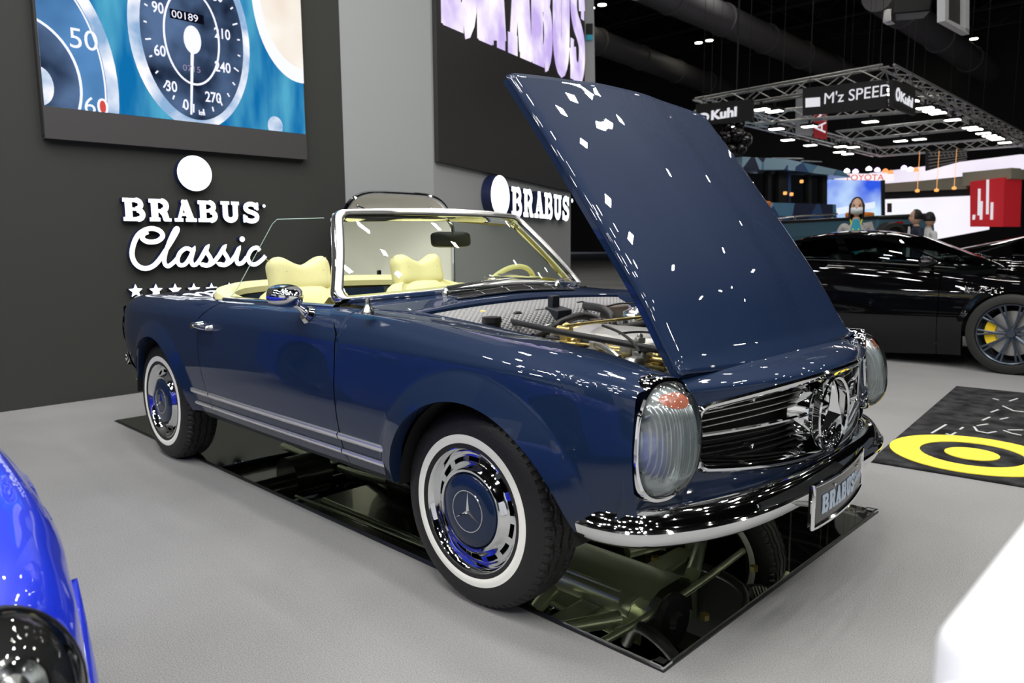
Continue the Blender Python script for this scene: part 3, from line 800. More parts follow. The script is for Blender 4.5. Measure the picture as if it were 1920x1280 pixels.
# ---- front bumper
BP = cr([(.445, .812), (.50, .811), (.56, .795), (.615, .757), (.668, .68), (.715, .58), (.752, .44), (.772, .25), (.78, 0)], 8)
BP = BP+[(x, -y) for x, y in reversed(BP[:-1])]
rows = []
for i, (x, y) in enumerate(BP):
    a = Vector(BP[max(0, i-1)]); b = Vector(BP[min(len(BP)-1, i+1)]); t = (b-a).normalized(); nrm = Vector((t.y, -t.x))
    if nrm.x < 0 and abs(nrm.x) > .2: nrm = -nrm
    if nrm.y*y < 0 and abs(nrm.x) < .5: nrm = -nrm
    zz = .012*(1-abs(y)/.82)
    row = []
    for o_, z in ((-.035, .352), (-.012, .350), (.006, .354), (.018, .364), (.026, .380), (.031, .396), (.031, .400), (.027, .404), (.022, .409), (.017, .420), (.008, .436), (-.004, .447), (-.02, .453), (-.05, .456), (-.09, .457)):
        row.append((x+nrm.x*o_, y+nrm.y*o_, z+zz))
    rows.append(row)
mb = MB().grid(rows)
bmp = mb.build('front_bumper', CHROME, car)
mb = MB(); mb.box((.45, -.78, .40), (.01, .05, .08)); mb.build('bumper_end', BLK, bmp)

# ---- licence plate on the bumper (slightly curved frame)
pl_c = Vector((.868, -.125, .42)); pw, ph = .475, .118
PX = lambda y: .872-.35*(y+.125)**2-.09*(y+.125)
def plate_pt(a, b, d=0): y = pl_c.y+a*pw/2; return Vector((PX(y)+d, y, pl_c.z+b*ph/2))
mb = MB(); mb.grid([[plate_pt(-1+2*i/20, b, 0) for b in (-1, 1)] for i in range(21)]); mb.grid([[plate_pt(-1+2*i/20, b, -.012) for b in (-1, 1)] for i in range(21)])
PLB = mat('plate_black', (.022, .022, .024), .35, coat=.6)
plt = mb.build('licence_plate', PLB, car)
ol = [(-1+2*i/16, 1) for i in range(17)]+[(1, 1-2*i/4) for i in range(1, 5)]+[(1-2*i/16, -1) for i in range(1, 17)]+[(-1, -1+2*i/4) for i in range(1, 4)]
mb = MB(); mb.tube([plate_pt(a, b, .001) for a, b in ol], .0065, 8, closed=True); mb.build('plate_frame', CHROME, plt)
PLT = mat('plate_lettering', (.42, .50, .62), .4)
mb = MB()
class Bend:  # maps 2-D letters on the curved plate
    pass
m2 = MB(); slab_word(m2, 'BRABUS', (Vector((0, 0, 0)), Vector((0, 1, 0)), Vector((0, 0, 1)), Vector((1, 0, 0))), .052, 1.1, .0015, wide=.82)
m2.v = [tuple(plate_pt(0, 0)*0+Vector((PX(pl_c.y-.185+v[1])+.0012+v[0], pl_c.y-.185+v[1], pl_c.z-.030+v[2]))) for v in m2.v]
m2.build('plate_text', PLT, plt, smooth=False)
m2 = MB(); sc = .040
for j, (pts, w) in enumerate(strokes): m2.ribbon([(a*sc, b*sc) for a, b in cr(pts, 4)], .06*sc, .001, (Vector((0, 0, 0)), Vector((0, 1, 0)), Vector((0, 0, 1)), Vector((1, 0, 0))))
m2.v = [(PX(pl_c.y+.095+v[1])+.0015+v[0], pl_c.y+.095+v[1], pl_c.z-.022+v[2]) for v in m2.v]
m2.build('plate_script', PLT, plt, smooth=False)
mb = MB()
for a in (-.45, .48): q = plate_pt(a, .62, .003); mb.lathe([(-.002, .005), (.002, .005), (.003, .0)], q, 'x', 12)
mb.build('plate_screw', CHROME, plt)
for y in (-.30, .05):
    mb = MB(); mb.tube([(.80, y, .40), (PX(y)-.006, y, .41)], .008, 8); mb.build('plate_bracket', STEEL, plt)

# ---- wheels
def tyre_prof():
    return [(.062, .185), (.078, .189), (.089, .199), (.0905, .2115)], [(.0905, .2115), (.0925, .218), (.0925, .228), (.0905, .2385)], \
           [(.0905, .2385), (.090, .245), (.091, .252), (.088, .270), (.083, .286), (.076, .298)]
TR = .3165
def make_tyre():
    mb = MB(); A, Wp, Bp = tyre_prof()
    for sgn in (-1, 1):
        mb.lathe([(sgn*a, r_) for a, r_ in A], (0, 0, 0), 'y', 96, 0)
        mb.lathe([(sgn*a, r_) for a, r_ in Wp], (0, 0, 0), 'y', 96, 1)
        mb.lathe([(sgn*a, r_) for a, r_ in Bp], (0, 0, 0), 'y', 96, 0)
    # tread: zigzag ribs
    n, mth = 420, 61; rows = []
    for i in range(n):
        th = 2*math.pi*i/n; row = []
        for j in range(mth):
            y = -.076+.152*j/(mth-1); q = abs(y)/.076
            crown = TR-.004*q**2-.014*q**7
            zig = .0045*(2*abs((i*28/n) % 1-.5)*2-1)
            g = 0
            for gy in (-.048, -.018, .018, .048):
                d = abs(y-gy-zig)
                if d < .0042: g = .008
            if q > .70 and ((i*70/n+ (0 if y > 0 else .5)) % 1) < .26: g = max(g, .006)
            elif .28 < q < .62 and ((i*140/n+y*60) % 1) < .16: g = max(g, .004)
            r_ = crown-g
            if j in (0, mth-1): r_ = .298
            row.append((r_*math.cos(th), y, r_*math.sin(th)))
        rows.append(row)
    mb.grid(rows, 0, cu=True); return mb
def wheel(loc, side, group=None, steer=0):
    w = empty('wheel', loc, steer+(0 if side < 0 else math.pi), car)
    o = TYRE.copy(); COL.objects.link(o); o.parent = w
    for proto in WP:
        c = proto.copy(); COL.objects.link(c); c.parent = w
        for g in proto.children:
            d = g.copy(); COL.objects.link(d); d.parent = c
    return w
TYRE = make_tyre().build('tyre', [RUBBER, WHITEW]); TYRE.data.materials
WP = []
# rim (wheel faces -y): beauty ring, slotted disc, dome, cap
mb = MB(); mb.lathe([(-.062, .186), (-.080, .196), (-.086, .199), (-.088, .194), (-.080, .186), (-.066, .181), (-.058, .176), (-.056, .170)], (0, 0, 0), 'y', 96); rim = mb.build('trim_ring', CHROME)
WP.append(rim)
mb = MB(); N_s = 14; nseg = 196; rows = []
prof = [(-.056, .171), (-.058, .167), (-.0595, .1650), (-.0625, .1505), (-.064, .149), (-.068, .143), (-.082, .135), (-.088, .128), (-.086, .121), (-.078, .117), (-.074, .114)]
vs = []
for i in range(nseg):
    th = 2*math.pi*i/nseg; vs += [(r_*math.cos(th), h, r_*math.sin(th)) for h, r_ in prof]
fs = []
np_ = len(prof)
for i in range(nseg):
    ph = (i*N_s/nseg) % 1
    for j in range(np_-1):
        if j == 2 and .15 < ph < .83: continue
        k_ = (i+1) % nseg; fs.append((i*np_+j, k_*np_+j, k_*np_+j+1, i*np_+j+1))
mb.add(vs, fs); WP.append(mb.build('wheel_disc', CHROME))
mb = MB(); mb.lathe([(-.01, .0), (-.03, .172), (.06, .19), (.075, .185)], (0, 0, 0), 'y', 48); WP.append(mb.build('wheel_barrel', MATTE))
mb = MB(); mb.lathe([(-.074, .1145), (-.085, .1135), (-.090, .108), (-.093, .08), (-.0945, .04), (-.095, .0001)], (0, 0, 0), 'y', 72); cap = mb.build('hub_cap', NAVY)
mb = MB(); mb.lathe([(-.092, .0665), (-.0965, .0660), (-.0965, .0635), (-.092, .063)], (0, 0, 0), 'y', 60)
for k_ in range(3):
    a = R(90+120*k_); d = Vector((math.cos(a), 0, math.sin(a))); e1 = Vector((math.cos(a+R(60)), 0, math.sin(a+R(60)))); e2 = Vector((math.cos(a-R(60)), 0, math.sin(a-R(60)))); Yv = Vector((0, -1, 0)); c0 = Vector((0, -.0935, 0))
    mb.add([c0+d*.064, c0+Yv*.008, c0+e1*.009, c0+e2*.009], [(0, 1, 2), (0, 3, 1)])
o = mb.build('star_badge', CHROME, smooth=False); o.parent = cap; WP.append(cap)
for x in (0, -2.4):
    for sd in (-1, 1):
        wheel((x, sd*.728, TR-.002), sd, steer=(R(1) if x == 0 else 0))
for p in [TYRE]+WP:
    for ch in list(p.children): bpy.data.objects.remove(ch)
    bpy.data.objects.remove(p)
# wheel housings
for xc in (.055, -2.315):
    for sd in (-1, 1):
        mb = MB(); mb.grid([[(xc+.383*math.cos(a), sd*y, .30+.383*math.sin(a)) for a in [R(4+172*i/24) for i in range(25)]] for y in (.835, .70, .5)])
        mb.grid([[(xc+.383*k_*math.cos(a), sd*.5, .30+.383*k_*math.sin(a)) for a in [R(4+172*i/24) for i in range(25)]] for k_ in (1, .01)])
        mb.build('wheel_housing', MATTE, car)

# ---- hood (front-hinged, raised)
HX, HZ, HA = .615, .776, 48.0
def hood_pt(s_, y, inner=False):
    """closed position: s_ 0 front .. 1 rear"""
    xf = .645-.040*(abs(y)/.6)**2; xr = -.495+.03*(abs(y)/.6)**2
    x = xf+(xr-xf)*s_
    z = SK['zt'](x)-.008 if x < .57 else .780
    z = .778+(z-.778)*1.0
    d = (1-abs(y/.6)**2.6)*.034*math.sin(math.pi*min(1, s_*.9+.12)*.9)
    bl = .008*(1/(1+math.exp((abs(y)-.21+.03*(1-s_))/.03)))*min(1, s_*5+.2)
    ed = .012*max(0, (abs(y)-.57)/.03)**2
    return x, y, z+d+bl-ed
def hood_open(p):
    a = R(HA); x, z = p[0]-HX, p[2]-HZ
    # rotate rear edge upward about the hinge line
    return (HX+x*math.cos(a)+z*math.sin(a), p[1], HZ-x*math.sin(a)+z*math.cos(a))
mb = MB(); HY = [-.6+1.2*i/72 for i in range(73)]
mb.grid([[hood_open(hood_pt(i/60, y)) for y in HY] for i in range(61)])
hood = mb.build('hood', NAVY, car, solid=.006)
def hood_in(s_, y, d): x, yy, z = hood_pt(s_, y); return hood_open((x, yy, z-d))
mb = MB()
rim_ = [(0.0+.02, y) for y in (-.585, 0, .585)]
path = [(s_/20, -.594) for s_ in range(0, 21)]+[(1, -.594+1.188*i/20) for i in range(1, 21)]+[(1-s_/20, .594) for s_ in range(1, 21)]+[(0, .594-1.188*i/20) for i in range(1, 20)]
def pull(s_, y, k_): return (.5+(s_-.5)*(1-k_), y*(1-k_))
mb.grid([[hood_in(*pull(s_, y, k_), d) for s_, y in path] for k_, d in ((0, .006), (0, .030), (.05, .032), (.09, .030), (.10, .010))], cu=False, cv=True)
mb.build('hood_inner_frame', NAVY, hood)
for y in (-.2, .2):
    mb = MB(); mb.grid([[hood_in(s_/20, y+a, d) for s_ in range(1, 20)] for a, d in ((-.05, .012), (-.03, .03), (.03, .03), (.05, .012))]); mb.build('hood_rib', NAVY, hood)
mb = MB(); mb.grid([[hood_in(s_/20, y, .013) for s_ in range(1, 20)] for y in (-.55, -.3, 0, .3, .55)]); mb.build('hood_underside', NAVYD, hood)
for y in (-.47, .47):
    mb = MB(); q = Vector(hood_in(.04, y, .03)); mb.tube([q, q+Vector((-.03, 0, -.05)), (q.x-.09, y, .70)], .012, 8); mb.build('hood_hinge', STEEL, hood)

# ---- cowl, windshield
def xb(y): return -.62-.21*(abs(y)/.74)**2.3-.0*y
def zb_(y): return .948-.042*(abs(y)/.75)**1.3
def xt(y): return -1.005-.105*(abs(y)/.56)**2.2
def zt_(y): return 1.272-.012*(abs(y)/.56)**2
def hr(y): return -.497+.03*(abs(y)/.6)**2
YS = [-.70+1.40*i/60 for i in range(61)]
mb = MB(); rows = []
for y in YS:
    xr = hr(y) if abs(y) < .6 else -.467; zr = SK['zt'](-.5)-.008+.022*max(0, 1-(y/.6)**2)*.9
    rows.append([(xr-.002, y, zr-.03), (xr-.004, y, zr-.004), (xr-.012, y, zr)]+[(xr-.012+(xb(y)+.01-xr)*k_/8, y, zr+(zb_(y)-.004-zr)*math.sin(k_/8*math.pi/2)) for k_ in range(1, 9)]+[(xb(y)-.10, y, zb_(y)-.02)])
mb.grid(rows); mb.build('cowl_panel', NAVY, car)
# air intake grille in the cowl
mb = MB(); vg = lambda y, k_, d=0: (hr(y)-.012+(xb(y)+.01-hr(y)+.012)*k_, y, (SK['zt'](-.5)-.008+.022*(1-(y/.6)**2)*.9)+(zb_(y)-.004-(SK['zt'](-.5)+.01))*math.sin(k_*math.pi/2)+.006+d)
mb.grid([[vg(y, k_, -.002) for k_ in (.30, .92)] for y in [-.36+.72*i/20 for i in range(21)]]); vent = mb.build('cowl_vent', MATTE, car)
mb = MB()
for k_ in (.30, .61, .92): mb.tube([vg(-.36+.72*i/20, k_, .002) for i in range(21)], .0025, 6)
for y in [-.36+.72*i/5 for i in range(6)]: mb.tube([vg(y, k_, .002) for k_ in (.28, .5, .94)], .0025, 6)
mb.build('vent_frame', SILV, vent)
# windshield frame: outline
def wsp(a, b):   # a -1..1 across, b 0..1 up
    yb, yt = .745*a, .548*a
    y = yb+(yt-yb)*b; return Vector((xb(yb)+(xt(yt)-xb(yb))*b+.014*math.sin(math.pi*b), y, zb_(yb)+(zt_(yt)-zb_(yb))*b))
ol = []
n = 28
cr_ = .05
for i in range(n+1): ol.append((-.93+1.86*i/n, 0.012))
for k_ in range(1, 5): t = R(-90+18*k_); ol.append((.93+.05*math.cos(t), .11+.098*math.sin(t)))
for i in range(0, 13): ol.append((.985, .12+.76*i/12))
for k_ in range(1, 5): t = R(18*k_); ol.append((.93+.055*math.cos(t), .90+.09*math.sin(t)))
for i in range(0, n+1): ol.append((.93-1.86*i/n, .99))
for k_ in range(1, 5): t = R(90+18*k_); ol.append((-.93+.055*math.cos(t), .90+.09*math.sin(t)))
for i in range(0, 13): ol.append((-.985, .88-.76*i/12))
for k_ in range(1, 5): t = R(180+18*k_); ol.append((-.93+.05*math.cos(t), .11+.098*math.sin(t)))
c0 = wsp(0, .5)
def offs(a, b, d, h):
    """point offset outwards in the pane by d and along the pane normal by h"""
    p = wsp(a, b); q = wsp(a*.97, .5+(b-.5)*.97)
    out = (p-q); out = out.normalized() if out.length > 1e-6 else Vector((0, 0, 1))
    e = .01; du = wsp(a+e, b)-wsp(a-e, b); dv = wsp(a, b+e)-wsp(a, b-e); nrm = du.cross(dv).normalized()
    if nrm.x < 0: nrm = -nrm
    return p+out*d+nrm*h
prof_w = [(-.012, -.006), (-.012, .006), (-.003, .013), (.010, .016), (.020, .010), (.026, -.004), (.022, -.03), (.0, -.045), (-.014, -.02)]
mb = MB(); mb.grid([[offs(a, b, d, h) for a, b in ol] for d, h in prof_w], cu=True, cv=True)
wsf = mb.build('windshield_frame', CHROME, car)
mb = MB(); mb.grid([[wsp(-.98+1.96*i/30, .01+.98*j/12)-Vector((.003, 0, 0)) for j in range(13)] for i in range(31)]); mb.build('windshield_glass', GLASS, wsf)
mb = MB(); mb.grid([[offs(a, b, d, h) for a, b in ol] for d, h in ((-.022, .004), (-.018, .014), (-.006, .020), (.006, .021), (.010, .014))], cv=True); mb.build('glass_trim', SATIN, wsf)
mb = MB(); mb.tube([offs(a, b, -.022, .004) for a, b in ol], .004, 6, closed=True); mb.build('rubber_seal', RUBBER, wsf)
# cream inner trims: header, pillars, visors
mb = MB()
for sd in (-1, 1): mb.grid([[wsp(sd*(.985-k_*.06), .02+.96*j/10)-Vector((.035+.02*k_, 0, 0)) for k_ in (0, 1)] for j in range(11)])
mb.build('pillar_trim', CREAMD, wsf, solid=.012)
mb = MB(); mb.grid([[wsp(-.95+1.9*i/20, 1-.035*k_)-Vector((.04+.03*k_, 0, 0)) for k_ in (0, 1)] for i in range(21)]); mb.build('header_trim', CREAMD, wsf, solid=.012)
for s0_, s1_ in ((-.88, -.16), (.16, .88)):
    mb = MB(); mb.grid([[wsp(s0_+(s1_-s0_)*i/10, .975-k_*(.115 if s0_ > 0 else .06)*(.7+.3*math.sin(math.pi*i/10)))-Vector((.055+.05*k_, 0, 0)) for k_ in (0, .5, 1)] for i in range(11)]); mb.build('sun_visor', CREAMD, wsf, solid=.014)
mc = wsp(-.03, .70); mc = Vector((-1.0, mc.y, 1.152))
ctr = on(846, 449, 'x', -1.0)
mb = MB(); om = []
for k_ in range(32):
    t = 2*math.pi*k_/32; c, s_ = math.cos(t), math.sin(t); om.append((.108*abs(c)**.35*(1 if c > 0 else -1), .036*abs(s_)**.45*(1 if s_ > 0 else -1)))
Ux = Vector((.12, 1, 0)).normalized(); Nx = Vector((1, -.12, .1)).normalized(); Vx = Nx.cross(Ux)
if Vx.z < 0: Vx = -Vx
mb.grid([[ctr+Ux*a*k_+Vx*b*k_+Nx*d for a, b in om] for k_, d in ((.9, -.012), (1, -.008), (1, .004), (.93, .014), (.5, .02), (.01, .021))], cv=True)
rv = mb.build('rear_view_mirror', BLK, wsf)
mb = MB(); mb.tube([ctr+Nx*.01+Vector((0, 0, .02)), ctr+Vector((0, .004, .06)), wsp(0, .97)-Vector((.04, 0, 0))], .007, 8); mb.build('mirror_stem', CHROME, rv)
# wipers
def wiper(a, b, c_):
    mb = MB(); mb.lathe([(-.01, .018), (.006, .016), (.02, .010), (.03, .0)], a, 'z', 16)
    mb.tube([Vector(a)+Vector((0, 0, .025)), (Vector(a)+Vector(b))/2+Vector((.012, 0, .018)), b], [.008, .0055, .004], 8)
    wp = mb.build('wiper_arm', SILV, car)
    mb = MB(); d = Vector(c_)-Vector(b)
    mb.tube([Vector(b)-d*.9, b, Vector(b)+d*.9], .004, 6); mb.tube([Vector(b)-d*.5+Vector((.004, 0, .012)), Vector(b)+Vector((.004, 0, .016)), Vector(b)+d*.5+Vector((.004, 0, .012))], .0035, 6)
    mb.build('wiper_blade', SILV, wp)
pv1 = Vector((xb(-.33)+.035, -.36, zb_(-.33)-.003))
wiper(pv1, wsp(.06, .10)+Vector((.02, 0, 0)), wsp(.34, .085)+Vector((.02, 0, 0)))
pv2 = Vector((xb(.28)+.04, .30, zb_(.28)-.003)); wiper(pv2, wsp(.62, .06)+Vector((.02, 0, 0)), wsp(.80, .06)+Vector((.02, 0, 0)))
mb = MB(); mb.lathe([(-.01, .024), (.0, .023), (.012, .014), (.03, .009), (.045, .007), (.047, 0)], on(690, 583, 'z', .905), 'z', 20); mb.build('aerial_base', SILV, car)

# ---- belt mouldings on the door tops and around the rear deck
def belt(x0, x1, yy, z0, nm):
    mb = MB(); rows = []
    for i in range(25):
        x = x0+(x1-x0)*i/24; y = yy(x); z = z0(x); rows.append([(x, -(y+a), z+b) for a, b in ((.014, -.004), (.016, .004), (.008, .009), (-.008, .009), (-.014, .003), (-.014, -.01))])
    mb.grid(rows); o = mb.build(nm, CHROME, car); mirror_y(o)
belt(-.80, -1.735, lambda x: .748, lambda x: SK['zt'](x)+.001, 'door_belt_moulding')
# rear deck: soft-top cover, trunk lid
def deckz(x, y): return SK['zt'](x)-.008+.030*(1-(y/.6)**2)
mb = MB(); mb.grid([[(x, y, deckz(x, y)) for y in [-.6+1.2*i/30 for i in range(31)]] for x in [-2.13-.27*i/8 for i in range(9)]]); mb.build('soft_top_cover', NAVY, car)
mb = MB(); mb.grid([[(x, y, deckz(x, y)) for y in [-.6+1.2*i/30 for i in range(31)]] for x in [-2.405-.90*i/20 for i in range(21)]]); mb.build('trunk_lid', NAVY, car)
mb = MB(); rows = []
for i in range(31):
    y = -.70+1.40*i/30; a = abs(y)/.70; xr = -3.33+.13*a**3
    rows.append([(xr-.0, y, .81-.04*a), (xr-.03, y, .76), (xr-.035, y, .62), (xr-.02, y, .50), (xr+.03, y, .42), (xr+.2, y, .36)])
mb.grid(rows); mb.build('rear_panel', NAVY, car)
mb = MB(); pts = cr([(-2.98, -.775), (-3.10, -.745), (-3.20, -.71), (-3.30, -.62), (-3.36, -.45), (-3.39, 0), (-3.36, .45), (-3.30, .62), (-3.20, .71), (-2.98, .775)], 6)
mb.grid([[(x*1.0-(.015 if abs(y) < .7 else 0), y*(1+d), z) for d, z in ((-.02, .44), (.012, .445), (.025, .48), (.012, .515), (-.02, .52))] for x, y in pts]); mb.build('rear_bumper', CHROME, car)
mb = MB(); mb.grid([[(-2.71-.16*i/6, -(.825-.02*i/6+d), .402-.0*i+z) for d, z in ((0, -.012), (.01, 0), (0, .012))] for i in range(7)]); mirror_y(mb.build('rear_side_moulding', CHROME, car))
for sd in (-1, 1):
    mb = MB(); mb.grid([[(-3.14+.02*math.cos(t)-.06*k_, sd*(.722+.028*math.cos(t)*k2), .64+.085*math.sin(t)*k2) for t in [2*math.pi*j/20 for j in range(20)]] for k_, k2 in ((0, 1), (.6, .9), (.9, .4), (.95, .01))], cv=True); mb.build('tail_lamp', CHROME, car)
# door handle
hx, hz = -1.66, .770
ysd = lambda x, z: min((abs(c[1]-z), c[0]) for c in section_curve(SK, x))[1]
for nm_s in (-1, 1):
    mb = MB(); yy = ysd(hx, hz)
    mb.tube([(-1.615, nm_s*(yy+.028), hz-.004), (-1.66, nm_s*(yy+.034), hz-.003), (-1.71, nm_s*(yy+.034), hz+.002), (-1.755, nm_s*(yy+.028), hz+.002)], [.008, .009, .011, .012], 12)
    mb.tube([(-1.62, nm_s*(yy-.01), hz-.004), (-1.62, nm_s*(yy+.03), hz-.004)], [.016, .010], 12); mb.tube([(-1.725, nm_s*(yy-.01), hz+.002), (-1.725, nm_s*(yy+.03), hz+.002)], [.020, .014], 12)
    mb.tube([(-1.725, nm_s*(yy+.03), hz+.002), (-1.725, nm_s*(yy+.047), hz+.002)], .013, 12)
    mb.build('door_handle', CHROME, dr if nm_s < 0 else drm)
# wing mirror on the near door
mb = MB()
base = Vector((-.862, -.832, .872)); head = on(541, 556, 'y', -.905)
mb.tube([base+Vector((0, -.002, -.004)), base+Vector((0, -.016, .004))], [.036, .026], 16)
mb.tube([base+Vector((0, -.012, .004)), base+Vector((-.012, -.035, .03)), head+Vector((-.0, .0, -.02))], [.013, .010, .012], 12)
wm = mb.build('wing_mirror', CHROME, dr)
rows = []
for k_ in range(9):
    t = k_/8; sz = (1, 1.0, .97, .92, .84, .73, .58, .38, .02)[k_]; x = -.045+.115*t
    row = []
    for j in range(28):
        a = 2*math.pi*j/28; c, s_ = math.cos(a), math.sin(a); n_ = 2.8
        yy = .075*abs(c)**(2/n_)*(1 if c > 0 else -1)*sz; zz = .042*abs(s_)**(2/n_)*(1 if s_ > 0 else -1)*(sz+(.06 if s_ > 0 else 0))
        zz *= (1+.28*(yy/.075)) if s_ < 0 else 1
        row.append(head+Vector((x-.02*(yy/.075), yy-.0, zz)))
    rows.append(row)
MB().grid(rows, cv=True).build('mirror_shell', CHROME, wm)
mb = MB(); mb.add([q+Vector((-.002, 0, 0)) for q in rows[0]], [tuple(range(28))]); mb.build('mirror_glass', mat('mirror_glass', (.8, .85, .9), .02, 1), wm, smooth=False)
# near side window (raised)
sg = MB()
def sw(x, z): t = (z-.89)/.345; return (x, -(.742-.150*t), z)
tl_ = on(515, 411, 'y', -.595); g_ = [(-.86, .885), (-1.70, .885), (-1.66, .93), (tl_.x-.02, tl_.z-.02), (tl_.x+.01, tl_.z), (-1.12, 1.240), (-1.09, 1.225)]
sg.add([sw(*p) for p in g_], [tuple(range(len(g_)))]); swo = sg.build('side_window', GLASSS, dr, smooth=False)
mb = MB(); mb.tube([sw(*p) for p in g_[1:6]], .0018, 6); mb.build('window_edge', mat('glass_edge', (.55, .75, .66), .2), swo)

# ---- interior
mb = MB(); mb.grid([[(x, y, z) for y in (-.70, .70)] for x, z in ((-.55, .60), (-.75, .33), (-1.9, .33), (-2.1, .45), (-2.12, .86))]); mb.build('cabin_floor', mat('dark_cabin_carpet', (.03, .03, .03), .9), car)
for sd in (-1, 1):
    mb = MB(); mb.grid([[(x, sd*(.722-.01*k_), z) for k_, z in ((0, .895), (1, .87), (2, .75), (3, .55), (1, .35))] for x in [-.85-.9*i/6 for i in range(7)]]); mb.build('door_trim', CREAM, dr if sd < 0 else drm)
# rear padded rail around the cockpit
pts = cr([(-1.72, -.70, .885), (-1.86, -.69, .905), (-1.98, -.62, .925), (-2.06, -.45, .937), (-2.08, 0, .945), (-2.06, .45, .937), (-1.98, .62, .925), (-1.86, .69, .905), (-1.72, .70, .885)], 6)
mb = MB(); rows = []
for i, p in enumerate(pts):
    a = Vector(pts[max(0, i-1)]); b = Vector(pts[min(len(pts)-1, i+1)]); t = (b-a).normalized(); nr = Vector((t.y, -t.x, 0)).normalized(); rows.append([Vector(p)+nr*dx+Vector((0, 0, dz)) for dx, dz in ((.045, -.05), (.05, -.02), (.035, .0), (.0, .008), (-.035, .0), (-.05, -.03), (-.045, -.08))])
mb.grid(rows); mb.build('rear_padded_rail', CREAM, car)
mb = MB(); rows = []
for i, p in enumerate(pts):
    a = Vector(pts[max(0, i-1)]); b = Vector(pts[min(len(pts)-1, i+1)]); t = (b-a).normalized(); nr = Vector((t.y, -t.x, 0)).normalized(); rows.append([Vector(p)+nr*dx+Vector((0, 0, dz)) for dx, dz in ((-.046, -.075), (-.05, -.068), (-.046, -.062))])
mb.grid(rows); mb.tube([Vector(p)+Vector((-.075 if abs(p[1]) < .6 else -.02, (-.04 if p[1] < 0 else .04) if abs(p[1]) > .5 else 0, -.03)) for p in pts], .008, 8); mb.build('rail_chrome_strip', CHROME, car)
mb = MB(); mb.grid([[(-2.02-.0*k_, y, .88-.5*k_) for k_ in (0, 1)] for y in (-.66, .66)]); mb.build('rear_bulkhead', NAVY, car)
# seats
def cushion(mb, c, ux, uy, uz, w, h, d, n=3.0, ribs=0, bow=0.0):
    """puffy block: ux width dir, uy thickness dir, uz height dir"""
    rows = []
    for i in range(25):
        v = -1+2*i/24; row = []
        for j in range(40):
            t = 2*math.pi*j/40; cc, ss = math.cos(t), math.sin(t)
            a = abs(cc)**(2/4.0)*(1 if cc > 0 else -1); b = abs(ss)**(2/3.0)*(1 if ss > 0 else -1)
            kk = max(0, 1-abs(v)**6)**.34; k3 = max(0, 1-abs(v)**4)**.5
            hh = v+(bow*(a*a-.5)*v if v > 0 else bow*.3*(a*a-.5)*v)
            th = b*(1+ribs*.07*math.cos(a*ribs*math.pi))
            row.append(c+ux*(a*w/2*(kk*.96+.04))+uy*(th*d/2*k3)+uz*(hh*h/2))
        rows.append(row)
    mb.grid(rows, cv=True); return mb
def pillow(mb, c, ux, uy, uz, w, h, d, ear=.35):
    for sg in (1, -1):
        rows = []
        for i in range(29):
            v = -1+2*i/28; row = []
            for j in range(41):
                a = -1+2*j/40; ca = 1-.10*v*v*(v*v); th = (max(0, 1-abs(a)**5)*max(0, 1-abs(v)**5))**.42
                top = ear*(math.sin(min(1, abs(a)/.80)*math.pi/2)**2-.5)-.30*max(0, abs(a)-.72)**2/.08
                zz = v+(top*(v+.6)/1.6 if v > -.6 else 0)+(.10*abs(a)**6 if v < 0 else 0)*(-v)
                wa = a*(1-.05*(1-v*v))
                row.append(c+ux*(wa*w/2*ca)+uy*(sg*th*d/2*(1-.25*math.exp(-(a/.5)**2)))+uz*(zz*h/2))
            rows.append(row)
        mb.grid(rows)
    return mb
def seat(y):
    st = None; X, Y, Z = Vector((1, 0, 0)), Vector((0, 1, 0)), Vector((0, 0, 1))
    mb = MB(); cushion(mb, Vector((-1.32, y, .52)), Y, Z, X, .50, .52, .17, ribs=5)
    st = mb.build('seat', CREAM, car)
    uz = Vector((-.26, 0, 1)).normalized(); uy = Vector((1, 0, .26)).normalized()
    mb = MB(); cushion(mb, Vector((-1.62, y, .69)), Y, uy, uz, .52, .50, .13, ribs=5); mb.build('backrest', CREAM, st)
    mb = MB(); pillow(mb, Vector((-1.705, y, .972)), Y, uy, uz, .345, .160, .135, .55); hr_ = mb.build('headrest', CREAM, st)
    mb = MB()
    for e in (-.09, .09): mb.tube([(-1.68, y+e, .93), (-1.65, y+e, .80)], .006, 8)
    mb.build('headrest_post', CHROME, hr_)
    mb = MB()
    for e in (-1, 1): 
        q = Vector((-1.705, y, .968)); mb.tube([q+Y*(e*.168)+uz*.10+uy*.0, q+Y*(e*.10)+uz*.02+uy*.063, q+Y*(e*.16)-uz*.06+uy*.01], .0018, 5)
    mb.build('headrest_seam', CREAMD, hr_)
seat(-.375); seat(.365)
# steering wheel and dash
swc = Vector((-1.02, .37, .845)); ax = Vector((-.86, 0, .5)).normalized(); sU = Vector((0, 1, 0)); sV = ax.cross(sU).normalized()
if sV.z < 0: sV = -sV
mb = MB(); mb.tube([swc+sU*(.198*math.cos(t))+sV*(.198*math.sin(t))+ax*0 for t in [2*math.pi*i/72 for i in range(72)]], .0125, 12, closed=True); sw_ = mb.build('steering_wheel', CREAM, car)
mb = MB(); mb.tube([swc+sU*(.150*math.cos(t))+sV*(.150*math.sin(t))-ax*.02 for t in [R(-200+220*i/40) for i in range(41)]], .004, 8); mb.build('horn_ring', CHROME, sw_)
mb = MB()
for t in (R(0), R(180)): mb.tube([swc-ax*.03, swc+sU*.19*math.cos(t)-ax*.003], [.02, .012], 8)
mb.tube([swc-ax*.04, swc-ax*.30], .03, 12); mb.cyl(swc+ax*.005, swc-ax*.05, .06, 24); mb.build('wheel_hub', CREAM, sw_)
